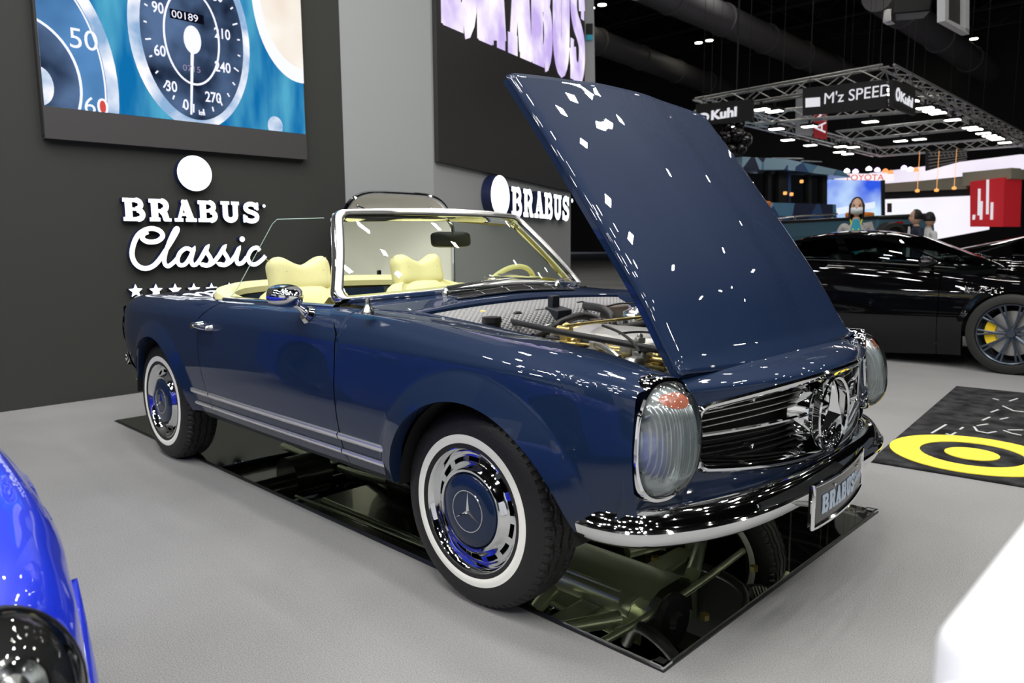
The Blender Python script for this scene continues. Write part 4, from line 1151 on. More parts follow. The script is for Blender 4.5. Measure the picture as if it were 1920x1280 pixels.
mb = MB(); mb.grid([[(xb(y)-d-.02, y, zb_(y)+z) for d, z in ((-.02, -.03), (.02, -.005), (.08, .012), (.15, .01), (.19, -.02), (.19, -.07), (.17, -.18))] for y in [-.68+1.36*i/30 for i in range(31)]]); ds = mb.build('dashboard', CREAM, car)
mb = MB(); mb.grid([[(-.95, .37+.19*c_, .935+.04*s_) for c_, s_ in arc(0, 0, 1, 1, 0, 180, 12)], [(-.82, .37+.19*c_, .935+.03*s_) for c_, s_ in arc(0, 0, 1, 1, 0, 180, 12)]]); mb.build('instrument_hood', CREAM, ds)

# ---- engine bay
mb = MB(); YF = [-.60+1.2*i/24 for i in range(25)]
mb.grid([[(hr(y)+dx*(1-.35*(y/.6)**2), y, (SK['zt'](-.5)-.010+.019*(1-(y/.6)**2))+dz) for dx, dz in ((.0, -.012), (.02, -.02), (.06, -.03), (.12, -.05), (.16, -.09), (.17, -.16), (.17, -.25), (.17, -.45))] for y in YF])
mb.build('firewall_pad', PADG, car)
for sd in (-1, 1):
    mb = MB(); mb.grid([[(x, sd*y, min(SK['zt'](x)-.009, SK['zt'](x)-dz)) for x in [.60-1.08*i/12 for i in range(13)]] for y, dz in ((.606, .009), (.590, .012), (.580, .03), (.56, .14), (.52, .16), (.50, .42))])
    mb.build('inner_fender', NAVY, car)
mb = MB(); mb.box((.02, 0, .50), (.85, .55, .02)); mb.box((.46, 0, .62), (.04, .50, .22)); mb.build('radiator', BLK, car)
eng = MB()
# valve cover with rounded top and raised ribs
vc = []
for i in range(25):
    x = -.30+.68*i/24; e = max(0, abs(i-12)-10)/2
    vc.append([(x+.04, -.03+y*1.1, z+.008-.02*e) for y, z in ((-.12, .68), (-.115, .76), (-.10, .792), (-.06, .806), (0, .812), (.06, .806), (.10, .792), (.115, .76), (.12, .68))])
eng.grid(vc)
engine = eng.build('engine', ALU, car)
mb = MB(); mb.box((.04, .0, .60), (.74, .30, .22)); mb.build('cylinder_block', ALU, engine, bevel=.01)
for i in range(6):
    x = -.24+.11*i; mb = MB(); mb.tube(cr([(x, -.10, .70), (x, -.19, .735), (x, -.27, .71), (x+.01, -.33, .64)], 5), .021, 12); mb.build('intake_runner', ALU, engine)
mb = MB(); mb.tube([(-.28, -.32, .665), (.36, -.32, .665)], .040, 16); mb.build('intake_plenum', ALU, engine)
for k_, (y, z) in enumerate(((-.15, .765), (-.17, .752), (-.20, .762), (-.23, .745))):
    mb = MB(); mb.tube(cr([(-.30+.05*k_, y+.03, z-.03), (-.22, y, z), (.0, y-.004, z+.004), (.22, y, z), (.38, y-.02, z-.03)], 5), .0045, 8); mb.build('fuel_line', GOLD, engine)
Z8 = lambda u, v, z=.80: on(u, v, 'z', z)
def tubeo(nm, pts, r_, m, par, n=12):
    mb = MB(); mb.tube(cr(pts, 6), r_, n); return mb.build(nm, m, par)
tubeo('throttle_rod', [Z8(1060, 611, .835), Z8(1150, 600, .835), Z8(1250, 589, .835)], .006, GOLD, engine)
tubeo('long_hose', [Z8(958, 602, .83), Z8(1050, 622, .82), Z8(1150, 640, .81), Z8(1262, 661, .80)], .011, HOSE, engine)
tubeo('radiator_hose', [Z8(1245, 600, .81), Z8(1180, 615, .80), Z8(1120, 626, .79), Z8(1098, 632, .78), Z8(1106, 646, .76), Z8(1128, 662, .74)], .021, HOSE, engine, 16)
tubeo('coolant_pipe', [Z8(1118, 646, .77), Z8(1140, 656, .77), Z8(1160, 672, .75)], .012, STEEL, engine)
tubeo('heater_hose', [Z8(1000, 632, .78), Z8(1030, 618, .80), Z8(1055, 603, .83), Z8(1090, 592, .84), Z8(1122, 600, .82), Z8(1132, 612, .80)], .015, HOSE, engine, 14)
tubeo('breather_hose', [Z8(1098, 573, .86), Z8(1125, 578, .86), Z8(1145, 590, .84), Z8(1150, 610, .80)], .017, HOSE, engine, 14)
tubeo('vacuum_line', [Z8(1082, 567, .87), Z8(1094, 566, .87), Z8(1104, 574, .86)], .004, HOSE, engine)
tubeo('brake_line', [Z8(1130, 577, .86), Z8(1160, 569, .88), Z8(1190, 569, .88)], .004, HOSE, engine)
tubeo('injection_line', [Z8(1135, 655, .76), Z8(1190, 661, .76), Z8(1250, 667, .76)], .0045, GOLD, engine)
tubeo('injection_line', [Z8(1130, 672, .75), Z8(1180, 682, .75), Z8(1245, 690, .74)], .0045, GOLD, engine)
for u, v, z, r_ in ((1062, 612, .82, .02), (1080, 618, .80, .017), (1110, 615, .80, .018), (1142, 655, .75, .02), (1235, 668, .77, .014), (1215, 672, .75, .012)):
    q = Z8(u, v, z); mb = MB(); mb.lathe([(-.05, r_*1.3), (-.02, r_*1.3), (-.018, r_), (.005, r_), (.012, r_*.55), (.018, 0)], q, 'z', 6 if r_ > .017 else 14); mb.lathe([(-.03, r_*.7), (.03, r_*.7), (.03, 0)], q+Vector((0, -.01, -.01)), 'x', 10); mb.build('brass_fitting', GOLD, engine)
for n_, (pts, r_, mm) in enumerate((([(1000, 640, .76), (1040, 634, .77), (1090, 648, .75), (1150, 668, .73)], .010, HOSE), ([(1020, 616, .80), (1050, 626, .79), (1085, 636, .78)], .007, GOLD), ([(1160, 625, .815), (1200, 622, .82), (1240, 626, .815)], .004, BLK),
        ([(1140, 690, .73), (1190, 694, .73), (1240, 706, .73)], .009, STEEL), ([(1130, 610, .83), (1160, 622, .825), (1185, 640, .82), (1200, 660, .80)], .005, BLK), ([(1010, 626, .78), (1022, 612, .80), (1040, 608, .81)], .006, STEEL))):
    tubeo(['coolant_line', 'brass_pipe', 'ignition_lead', 'water_pipe', 'ignition_lead', 'steel_pipe'][n_], [Z8(*p) for p in pts], r_, mm, engine)
for u, v, z, d_ in ((1075, 640, .77, (.05, .04, .05)), (1120, 640, .78, (.06, .035, .03)), (1165, 675, .74, (.07, .04, .04)), (1215, 690, .73, (.06, .05, .04)), (1085, 610, .815, (.035, .035, .03)), (1200, 632, .81, (.03, .03, .02))):
    q = Z8(u, v, z); mb = MB(); mb.box(q+Vector((0, 0, -d_[2]/2)), d_, Matrix.Rotation(u*.37, 3, 'Z')); mb.lathe([(0, d_[1]*.35), (.012, d_[1]*.3), (.014, 0)], q, 'z', 12); mb.build('fuel_fitting', GOLD if u % 2 else ALU, engine, bevel=.004)
q = Z8(893, 606, .82); mb = MB(); mb.tube([q+Vector((-.06, 0, 0)), q+Vector((.05, 0, 0))], .055, 28); mb.build('brake_servo', GOLD, engine, bevel=.01)
q = Z8(945, 608, .81); mb = MB(); mb.tube([q+Vector((-.05, 0, 0)), q+Vector((.03, 0, 0)), q+Vector((.06, 0, 0))], [.05, .05, .025], 24); mb.build('servo_cylinder', BLK, engine)
q = Z8(922, 598, .85); mb = MB(); mb.lathe([(-.05, .034), (-.012, .034), (-.012, .038), (.008, .037), (.012, .0)], q, 'z', 28); mb.build('reservoir_cap', BLK, engine)
q = Z8(1045, 590, .835); mb = MB(); mb.box(q+Vector((0, 0, -.015)), (.075, .09, .09), Matrix.Rotation(R(10), 3, 'Y')); mb.box(q+Vector((-.02, .0, .05)), (.03, .045, .06)); mb.build('ignition_box', NAVYD, engine, bevel=.005)
q = Z8(1152, 584, .84); mb = MB(); mb.box(q, (.08, .10, .055)); mb.build('relay_box', mat('brown_relay', (.13, .10, .08), .5), engine, bevel=.006)
q = Z8(1195, 592, .83); mb = MB(); mb.lathe([(-.06, .075), (-.01, .075), (.02, .06), (.035, .03), (.04, 0)], q, 'z', 28); mb.build('air_filter_dome', SILV, engine)
q = Z8(1118, 606, .815); mb = MB(); mb.box(q, (.045, .035, .035)); mb.build('sensor_block', mat('dark_brown_plastic', (.05, .03, .02), .5), engine, bevel=.004)
q = Z8(1010, 598, .82); mb = MB(); mb.box(q+Vector((0, 0, .035)), (.03, .07, .014)); mb.tube([q+Vector((0, 0, .03)), q+Vector((0, 0, -.05))], .008, 8); mb.build('filler_handle', BLK, engine)
q = Z8(970, 604, .82); mb = MB(); mb.tube([q+Vector((0, .035*math.cos(t), .035*math.sin(t))) for t in [2*math.pi*i/24 for i in range(24)]], .010, 10, closed=True); mb.build('hose_ring', HOSE, engine)
for u, v, z in ((1180, 640, .80), (1205, 655, .79), (1190, 672, .77)):
    q = Z8(u, v, z); mb = MB(); mb.box(q+Vector((0, 0, -.02)), (.05, .06, .05)); mb.build('engine_casting', ALU, engine, bevel=.012)

# ---- underside, seen in the mirror on the floor
UB = mat('underbody_dark_gloss', (.03, .032, .026), .22, .2, coat=.6); UBL = mat('underbody_metal', (.62, .66, .48), .28, .85)
mb = MB(); mb.box((-1.2, 0, .31), (1.5, 1.35, .02)); mb.box((-2.9, 0, .42), (.7, 1.1, .02)); mb.build('floor_pan', UB, car)
mb = MB(); mb.grid([[(x, y, z) for y, z in ((-.17, .34), (-.13, .20), (-.05, .17), (.10, .17), (.17, .20), (.19, .34))] for x in (-.35, -.30, .15, .20)]); mb.build('oil_pan', UBL, car, bevel=.02)
for y in (-.35, .35):
    mb = MB(); mb.box((-.9, y, .275), (1.6, .07, .06)); mb.build('frame_rail', UB, car, bevel=.01)
for y in (.12, .20):
    mb = MB(); mb.tube(cr([(-.2, y, .26), (-.8, y+.02, .235), (-1.6, y+.05, .235), (-2.2, y+.1, .30), (-3.1, y+.12, .30)], 6), .024, 12); mb.build('exhaust_pipe', UBL, car)
mb = MB(); mb.tube([(-1.25, .18, .24), (-1.75, .20, .24)], .075, 20); mb.build('silencer', UB, car, bevel=.02)
mb = MB(); mb.box((0, 0, .27), (.12, 1.0, .07)); mb.build('front_axle_beam', UBL, car, bevel=.02)
for sd in (-1, 1):
    mb = MB(); mb.tube([(-.16, sd*.25, .22), (.0, sd*.62, .20)], [.03, .022], 10); mb.tube([(.16, sd*.25, .22), (.0, sd*.62, .20)], [.03, .022], 10); mb.build('control_arm', UBL, car)
    mb = MB(); mb.tube([(0, sd*.55, .20), (0, sd*.50, .55)], .045, 14); mb.build('front_spring', GOLD if sd < 0 else UBL, car)
mb = MB(); mb.tube([(-2.4, -.62, .31), (-2.4, .62, .31)], .04, 14); mb.tube([(-2.4, -.12, .30), (-2.4, .12, .30)], .13, 20); mb.build('rear_axle', UB, car)
mb = MB(); mb.tube(cr([(.42, -.55, .24), (.46, -.3, .25), (.46, .3, .25), (.42, .55, .24)], 6), .014, 10); mb.build('anti_roll_bar', UBL, car)
mb = MB(); mb.box((.50, 0, .33), (.10, .95, .06)); mb.build('front_crossmember', UB, car, bevel=.02)
mb = MB(); mb.lathe([(0, .10), (.01, .105), (.03, .10), (.03, .04), (.05, .03), (.05, 0)], (.24, -.05, .27), 'x', 30); mb.build('crank_pulley', BLK, car)
for sd in (-1, 1):   # round horns with concentric rings and a slotted face, pointing down and forward
    mb = MB(); c_ = Vector((.40, sd*.40, .30)); A_ = Vector((.35, 0, -.94)).normalized(); u_ = A_.orthogonal().normalized(); v_ = A_.cross(u_)
    mb.grid([[c_+A_*d+u_*(q*math.cos(t))+v_*(q*math.sin(t)) for t in [2*math.pi*i/36 for i in range(36)]] for q, d in ((.03, -.05), (.085, -.02), (.088, 0), (.080, .008), (.074, 0), (.070, .006), (.05, .006), (.046, .0), (.03, .008), (.001, .010))], cv=True); hn = mb.build('horn', BLK, car)
    for e in range(-3, 4): mb = MB(); w_ = math.sqrt(.06**2-(e*.015)**2); mb.tube([c_+A_*.011+u_*(e*.015)-v_*w_, c_+A_*.011+u_*(e*.015)+v_*w_], .003, 5); mb.build('horn_slot_bar', STEEL, hn)
mb = MB(); mb.grid([[(x, y, z) for y, z in ((-.20, .235), (-.17, .19), (.14, .19), (.17, .235))] for x in (-.28, -.24, .10, .16)]); gp = mb.build('sump_guard', UBL, car, solid=.006)
for e in range(4): mb = MB(); mb.tube([(-.22+.02*e, -.13+.08*e, .186), (.08, -.13+.08*e, .186)], .007, 6); mb.build('guard_rib', UBL, gp)
for x, y in ((.28, -.48), (.30, .50), (.1, -.33), (-.05, .30), (.36, 0), (-.5, .5), (-.6, -.5)): mb = MB(); mb.lathe([(-.02, .018), (.0, .018), (.0, .0)], (x, y, .245), 'z', 6); mb.build('mounting_bolt', GOLD, car)
tubeo('steering_link', [(.20, -.60, .22), (.22, -.2, .225), (.22, .2, .225), (.20, .60, .22)], .014, UBL, car)
tubeo('coolant_hose', [(.42, -.2, .36), (.34, -.24, .25), (.22, -.22, .24), (.16, -.2, .33)], .022, HOSE, car)
tubeo('vent_tube', [(.45, .1, .30), (.35, .30, .24), (.1, .40, .25), (-.2, .42, .27)], .018, HOSE, car)
for y in (-.50, -.18, .30, .52): tubeo('floor_strengthener', [(-.45, y, .298), (-1.2, y, .296), (-1.9, y, .298)], .016, UBL, car)
tubeo('brake_pipe', [(.2, -.45, .25), (-.2, -.40, .24), (-1.0, -.42, .25), (-1.9, -.42, .27)], .008, UBL, car)
tubeo('fuel_pipe', [(.2, -.30, .25), (-.4, -.28, .24), (-1.3, -.29, .25), (-2.0, -.29, .27)], .008, UBL, car)

# ================================================================== FLOOR MIRROR
MIR = mat('floor_mirror', (.78, .82, .72), .015, 1)
mr = empty('floor_mirror', (-1.44, .105, 0)); tag(mr, 'large flat mirror lying on the carpet under the dark blue convertible', 'mirror')
into(MB().box((-1.44, .105, .006), (4.14, 1.61, .010)).build('mirror_pane', MIR, smooth=False), mr)
mb = MB(); mb.box((-1.44, .105, .003), (4.16, 1.63, .006)); into(mb.build('backing_board', BLK, smooth=False), mr)
for x, y in ((.63, -.70), (.63, .91)):
    s_ = 1 if y > 0 else -1
    mb = MB(); mb.box((x-.014, y-.0*s_, .008), (.045, .008, .014)); mb.box((x+.004, y-.014*s_, .008), (.008, .045, .014)); mb.box((x-.012, y-.012*s_, .014), (.036, .036, .002)); into(mb.build('corner_clip', SILV, smooth=False), mr)

# ================================================================== HARDTOP standing behind the car
HTL = mat('pale_headliner', (.78, .76, .68), .8)
ht = empty('hardtop', (-3.97, 1.985, 0)); tag(ht, 'detached car hardtop standing on end behind the convertible, pale lining showing', 'car roof')
def htp(a, z, bulge=1.0):   # local: a across, z up
    w = .64-.02*abs(z-.9)/.9
    return a*w
out = []
for i in range(41):
    t = math.pi*i/40; out.append((.635*math.cos(t)/max(1e-6, 1)*1.0, 1.22+.36*math.sin(t)**.75))
out = [(.635, .10)]+[(.635, .10+1.1*k_/6) for k_ in range(1, 6)]+[(.635*(abs(math.cos(t))**.42)*(1 if math.cos(t) > 0 else -1), 1.235+.345*abs(math.sin(t))**1.1) for t in [math.pi*i/40 for i in range(41)]]+[(-.635, 1.2-1.1*k_/6) for k_ in range(1, 7)]
mb = MB(); mb.grid([[Vector((x+ -.22*(1-((1-k_)**2)), a*(1-k_*.96), .85+(z-.85)*(1-k_*.96))) for a, z in out] for k_, x in ((0, 0), (.03, -.03), (.08, -.07), (.3, -.10), (.6, -.12), (1, -.13))], cv=True)
mb.build('lining', HTL, ht)
mb = MB(); mb.grid([[Vector((x-.22*(1-((1-k_)**2)), a*(1-k_*.96)*1.012, .85+(z-.85)*(1-k_*.96)*1.012)) for a, z in out] for k_, x in ((-.02, .0), (.0, -.03), (.08, -.10), (.3, -.135), (.6, -.15), (1, -.16))], cv=True)
mb.build('roof_shell', NAVY, ht)
mb = MB(); mb.tube([Vector((.0, a*1.005, .85+(z-.85)*1.005)) for a, z in out], .022, 8, closed=True); mb.build('edge_trim', CHROME, ht)
for a in (-.44, .40): mb = MB(); mb.lathe([(-.02, .022), (.01, .02), (.02, .01), (.02, 0)], (-.03, a, 1.46), 'x', 12); mb.tube([(-.02, a, 1.46), (-.0, a+.05, 1.44)], .008, 8); mb.build('roof_latch', CHROME, ht)
for a in (-.5, .5): mb = MB(); mb.box((-.05, a, .06), (.5, .05, .12)); mb.build('stand_foot', BLK, ht)

# ================================================================== RUG
rug_a = R(5); rg = empty('rug', (.36, 1.64, 0), rug_a); tag(rg, 'black rug with a yellow bullseye on the grey floor at the right', 'rug')
def rugmat(nt, tc):
    n = nt.nodes.new('ShaderNodeTexNoise'); n.inputs['Scale'].default_value = 9; n.inputs['Detail'].default_value = 6; nt.links.new(tc.outputs['Object'], n.inputs[0])
    r = nt.nodes.new('ShaderNodeValToRGB'); r.color_ramp.elements[0].color = (.013, .013, .014, 1); r.color_ramp.elements[1].color = (.055, .055, .058, 1); r.color_ramp.elements[0].position = .35; r.color_ramp.elements[1].position = .7
    nt.links.new(n.outputs['Fac'], r.inputs[0]); return r.outputs[0]
RUGM = wired('rug_black', rugmat, .95, spec=.1); YEL = mat('rug_yellow', (.92, .72, .07), .9, noise=(30, .08))
o = MB().box((1.25, 1.25, .008), (2.5, 2.5, .016)).build('rug_pile', RUGM, rg, smooth=False, bevel=.006)
inv = (Matrix.Translation(rg.location) @ Matrix.Rotation(rug_a, 4, 'Z')).inverted()
def rl(u, v): q = inv @ on(u, v, 'z', .017); return (q.x, q.y)
bc = rl(1822, 851)
fz = (Vector((0, 0, .0165)), Vector((1, 0, 0)), Vector((0, 1, 0)), Vector((0, 0, 1)))
def disc_ring(nm, r0, r1, m, h):
    mb = MB(); mb.ribbon(arc(bc[0], bc[1], (r0+r1)/2, (r0+r1)/2*1.02, 0, 360, 64)[:-1], r1-r0, h, fz, closed=True); return mb.build(nm, m, rg, smooth=False)
disc_ring('yellow_ring', .24, .385, YEL, .004)
mb = MB(); mb.prism(arc(bc[0], bc[1], .125, .125, 0, 360, 48)[:-1], .004, fz); mb.build('yellow_centre', YEL, rg, smooth=False)
SILK = mat('rug_outline_white', (.6, .6, .6), .7)
for pts in ([(1747, 812), (1774, 796)], [(1774, 813), (1783, 816), (1792, 811)], [(1800, 805), (1806, 801)], [(1826, 800), (1832, 808), (1852, 812), (1868, 809)], [(1832, 798), (1852, 795)], [(1842, 788), (1856, 782)],
            [(1858, 773), (1872, 768)], [(1862, 747), (1872, 750)], [(1880, 761), (1900, 770), (1920, 772)], [(1882, 807), (1896, 812), (1915, 816)], [(1890, 806), (1918, 806)], [(1876, 786), (1890, 783)], [(1893, 752), (1908, 747)]):
    mb = MB(); mb.ribbon([rl(*p) for p in pts], .012, .003, fz); mb.build('outline_lettering', SILK, rg, smooth=False)

# ================================================================== SPORTS COUPES
def coupe(name, loc, rz, paint, label, rim_m, wheel_spokes=10, headlights=True, caliper=None, group=None, glass=None, simple=False):
    root = empty(name, loc, rz); tag(root, label, 'car', group)
    gl = glass or GLASSD
    K = dict(zt=ip([(.98, .50), (.90, .60), (.75, .685), (.5, .745), (.2, .780), (-.1, .795), (-.5, .835), (-1.2, .885), (-2.0, .925), (-2.6, .93), (-3.1, .88), (-3.45, .78), (-3.6, .66)]),
             wm=ip([(.98, .50), (.90, .66), (.75, .81), (.5, .89), (.2, .92), (0, .925), (-.5, .905), (-1.2, .905), (-1.9, .93), (-2.45, .955), (-3.0, .92), (-3.4, .78), (-3.6, .60)]),
             zc=ip([(.98, .42), (.75, .58), (.4, .66), (0, .68), (-1.2, .70), (-2.5, .76), (-3.6, .58)]),
             zb=ip([(.98, .22), (.5, .13), (0, .13), (-3, .14), (-3.6, .30)]), yi=lambda x: .55, drop=.05, round=.13,
             arches=[(0, .33, .365, (.012, .05)), (-2.45, .33, .375, (.012, .05))])
    parts = [skin_panel(K, .98, -.56, 'front_wing', paint, root), skin_panel(K, -.566, -1.80, 'door', paint, root), skin_panel(K, -1.806, -3.6, 'rear_wing', paint, root)]
    for p in parts: mirror_y(p)
    # bonnet and rear deck
    def cz(x, y): return K['zt'](x)-.05+.035*(1-(y/.55)**2)
    mb = MB(); mb.grid([[(x, y, cz(x, y)) for y in [-.555+1.11*i/20 for i in range(21)]] for x in [.98-1.45*i/24 for i in range(25)]]); mb.build('bonnet', paint, root)
    mb = MB(); mb.grid([[(x, y, cz(x, y)+.02) for y in [-.555+1.11*i/20 for i in range(21)]] for x in [-2.7-.9*i/14 for i in range(15)]]); mb.build('rear_deck', paint, root)
    # nose cap and tail
    mb = MB(); rows = []
    for i in range(33):
        y = -.56+1.12*i/32; b_ = 1-(abs(y)/.56)**2.5
        rows.append([(.975+.05*b_*s1, y, z) for z, s1 in ((.455+.03*b_, .3), (.42, .9), (.34, 1.2), (.26, 1.1), (.20, 1.0), (.14, .8))])
    mb.grid(rows); mb.build('front_bumper', paint, root)
    mb = MB(); mb.grid([[(.9+.125*(1-(abs(y)/.5)**3), y, z) for z in (.16, .24)] for y in [-.5+i/10 for i in range(11)]]); mb.build('air_intake', MATTE, root)
    mb = MB(); mb.grid([[(-3.6, y, z) for z in (.3, .62)] for y in (-.6, .6)]); mb.build('tail_panel', paint, root)
    # greenhouse
    belt_ = lambda t: (-.38-2.55*t, .80-.10*t**2, .865+.075*math.sin(min(1, t*1.1)*math.pi/2))
    rx = ip([(0, -1.02), (.25, -1.35), (.5, -1.80), (.75, -2.30), (1, -2.86)]); rzz = ip([(0, 1.12), (.12, 1.155), (.3, 1.19), (.5, 1.175), (.75, 1.07), (1, .945)]); ry = ip([(0, .575), (.3, .565), (.6, .54), (1, .56)])
    rail_ = lambda t: (rx(t), ry(t), rzz(t))
    N_ = 30
    mb = MB(); mb.grid([[(rail_(i/N_)[0]+(-.0), rail_(i/N_)[1]*a, rail_(i/N_)[2]+.045*(1-a*a)) for a in [-1+2*j/12 for j in range(13)]] for i in range(N_+1)]); mb.build('roof', paint, root)
    for sd in (-1, 1):
        def sp(t, k_, d=0): b, r_ = Vector(belt_(t)), Vector(rail_(t)); p = b.lerp(r_, k_); p.y += .03*math.sin(math.pi*k_)+d; return (p.x, sd*p.y, p.z)
        mb = MB()
        mb.grid([[sp(t, k_, .002) for k_ in (.86, .93, 1)] for t in [i/24 for i in range(25)]])
        mb.grid([[sp(t, k_, .002) for k_ in (-.02, .04, .08)] for t in [i/24 for i in range(25)]])
        for t0, t1 in ((0, .035), (.37, .41), (.66, 1.0)): mb.grid([[sp(t0+(t1-t0)*i/6, k_, .001) for k_ in (0, .25, .5, .75, 1)] for i in range(7)])
        mb.build('window_frame', paint, root)
        mb = MB(); mb.grid([[sp(.03+.64*i/16, .06+.82*j/6) for j in range(7)] for i in range(17)]); mb.build('side_window', gl, root)
        mb = MB(); mb.grid([[sp(.02+.65*i/16, k_, .006) for k_ in (.05, .085)] for i in range(17)]); mb.build('window_trim', BLK, root)
        # mirror
        q = Vector((-.66, sd*.90, .93)); mb = MB(); rows = []
        for i in range(9):
            t = i/8; sz = math.sin(math.pi*min(.98, t*.62+.38))**.6
            rows.append([q+Vector((-.05+.13*t, sd*.02+.095*math.cos(a)*sz, .055*math.sin(a)*sz)) for a in [2*math.pi*j/20 for j in range(20)]])
        mb.grid(rows, cv=True); mb.add(rows[0], [tuple(range(20))]); mb.tube([q+Vector((0, -sd*.05, -.04)), q+Vector((0, -sd*.13, -.06))], .018, 8); mb.build('wing_mirror', paint, root)
        mb = MB(); mb.box((-1.62, sd*.925, .70), (.20, .02, .025)); mb.build('door_handle', paint, root, bevel=.008)
        if headlights:
            hc = Vector((.790, sd*.728, .610)); nrm = Vector((.78, sd*.45, .43)).normalized(); Uu = nrm.orthogonal().normalized(); Vv = nrm.cross(Uu)
            mb = MB(); rows = [[hc+Uu*(r_*math.cos(a))+Vv*(r_*math.sin(a))+nrm*d for a in [2*math.pi*j/36 for j in range(36)]] for r_, d in ((.100, -.12), (.103, .014), (.098, .020), (.092, .014), (.090, .008), (.05, .010), (.001, .012))]
            mb.grid(rows, cv=True); hlm = mb.build('headlight', BLK, root)
            mb = MB(); mb.grid([[hc+Uu*(r_*math.cos(a))+Vv*(r_*math.sin(a))+nrm*d for a in [2*math.pi*j/36 for j in range(36)]] for r_, d in ((.096, .018), (.08, .036), (.05, .050), (.001, .056))], cv=True); mb.build('lens', LENS, hlm)
            mb = MB(); mb.grid([[hc+Uu*(r_*math.cos(a))+Vv*(r_*math.sin(a))+nrm*d for a in [2*math.pi*j/28 for j in range(28)]] for r_, d in ((.040, .010), (.040, .030), (.034, .034), (.020, .024), (.001, .028))], cv=True)
            for dz in (.062, -.062): mb.box(hc+Uu*0+Vv*dz+nrm*.018, (.012, .05, .012))
            mb.build('lamp_projector', SILV, hlm)
            mb = MB(); mb.grid([[(.38+.06*k_+.30*t*k_, sd*(K['wm'](.38+.06*k_+.30*t*k_)+.004+.03*math.sin(math.pi*min(1, t))*(.3+k_*.7)), .56-.38*k_) for t in (0, .15, .35, .6, .85, 1.05)] for k_ in (0, .15, .35, .6, .85, 1)]); mb.build('bumper_blade', paint, root, solid=.01)
        mb = MB(); mb.grid([[(.0+.363*math.cos(a), sd*y, .33+.363*math.sin(a)) for a in [R(2+176*i/16) for i in range(17)]] for y in (.90, .6)]); mb.grid([[(-2.45+.373*math.cos(a), sd*y, .33+.373*math.sin(a)) for a in [R(2+176*i/16) for i in range(17)]] for y in (.92, .6)]); mb.build('wheel_arch_lining', MATTE, root)
    mb = MB(); mb.grid([[Vector((-.38+.10*(1-a*a), .80*a, .862)).lerp(Vector((-1.02+.05*(1-a*a), .575*a, 1.122+.045*(1-a*a))), k_/8) for k_ in range(9)] for a in [-1+2*j/16 for j in range(17)]]); mb.build('windscreen', gl, root)
    mb = MB(); mb.grid([[(x, y, z) for y in (-.86, .86)] for x, z in ((-.3, .5), (-.6, .2), (-2.5, .2), (-2.9, .8))]); mb.box((-.62, 0, .80), (.35, 1.35, .12)); mb.build('cabin', MATTE, root)
    if not simple:
        for sd in (-1, 1):
            mb = MB(); mb.box((-1.55, sd*.37, .70), (.16, .44, .62), Matrix.Rotation(R(-14), 3, 'Y')); mb.box((-1.30, sd*.37, .38), (.5, .46, .16)); mb.build('seat', BLK, root, bevel=.05)
    # wheels
    mbt = MB(); mbt.lathe([(-.10, .255), (-.125, .262), (-.13, .30), (-.118, .333), (-.08, .342), (.08, .342), (.118, .333), (.13, .30), (.125, .262), (.10, .255)], (0, 0, 0), 'y', 64)
    ty = mbt.build('tyre', RUBBER)
    mb = MB(); mb.lathe([(-.118, .256), (-.124, .252), (-.118, .244), (-.06, .236), (.10, .236)], (0, 0, 0), 'y', 64)
    ri = mb.build('rim', rim_m)
    mb = MB()
    for k_ in range(wheel_spokes):
        a = 2*math.pi*k_/wheel_spokes
        for e in (-.055, .055):
            mb.tube([(.035*math.cos(a), -.075, .035*math.sin(a)), (.13*math.cos(a+e*.6), -.095, .13*math.sin(a+e*.6)), (.245*math.cos(a+e*1.5), -.112, .245*math.sin(a+e*1.5))], [.014, .009, .009], 6)
    mb.lathe([(-.10, .0), (-.10, .03), (-.07, .05), (-.05, .05)], (0, 0, 0), 'y', 20); sp_ = mb.build('spokes', rim_m)
    mb = MB(); mb.lathe([(-.03, .05), (-.035, .19), (-.02, .19)], (0, 0, 0), 'y', 40); dk = mb.build('brake_disc', STEEL)
    cal = []
    if caliper:
        mb = MB(); mb.grid([[(r_*math.cos(a), y, r_*math.sin(a)) for a in [R(150+60*i/12) for i in range(13)]] for r_, y in ((.12, -.03), (.125, -.065), (.20, -.07), (.205, -.03))], cu=True); cal = [mb.build('brake_caliper', caliper)]
    for x, w_ in ((0, .80), (-2.45, .82)):
        for sd in (-1, 1):
            w = empty('wheel', (x, sd*w_, .342), 0 if sd < 0 else math.pi, root)
            for p in [ty, ri, sp_, dk]+cal:
                c = p.copy(); COL.objects.link(c); c.parent = w
    for p in [ty, ri, sp_, dk]+cal: bpy.data.objects.remove(p)
    return root
BLACKP = mat('black_car_paint', (.002, .002, .0025), .5, 0, 1, .0, crough=.02)
BLUEP = mat('vivid_blue_paint', (.004, .025, .62), .38, .0, 1, .5, crough=.02)
RIMB = mat('black_rim', (.01, .01, .011), .25, .5, coat=1); RIMG = mat('dark_alloy', (.10, .12, .16), .25, .8); YC = mat('yellow_caliper', (.9, .62, .02), .35)
coupe('sports_coupe', (.30, 5.96, 0), 0, BLACKP, 'glossy black sports coupe with yellow brake calipers at the right, nearest of the black cars', RIMG, 10, caliper=YC, glass=glass_mat('tinted_window', (.42, .50, .47), refl=1.3))
coupe('sports_coupe', (1.75, 8.9, 0), R(4), BLACKP, 'black coupe parked directly behind the black coupe with yellow calipers', RIMB, 10, simple=True)
coupe('sports_coupe', (3.2, 12.4, 0.12), R(3), BLACKP, 'farthest black low car at the right, only its roof showing below the white panel', RIMB, 10, simple=True)
coupe('blue_sports_car', (-.14, -2.875, 0), 0, BLUEP, 'vivid blue sports car, front corner with headlight in the left foreground', RIMB, 10)

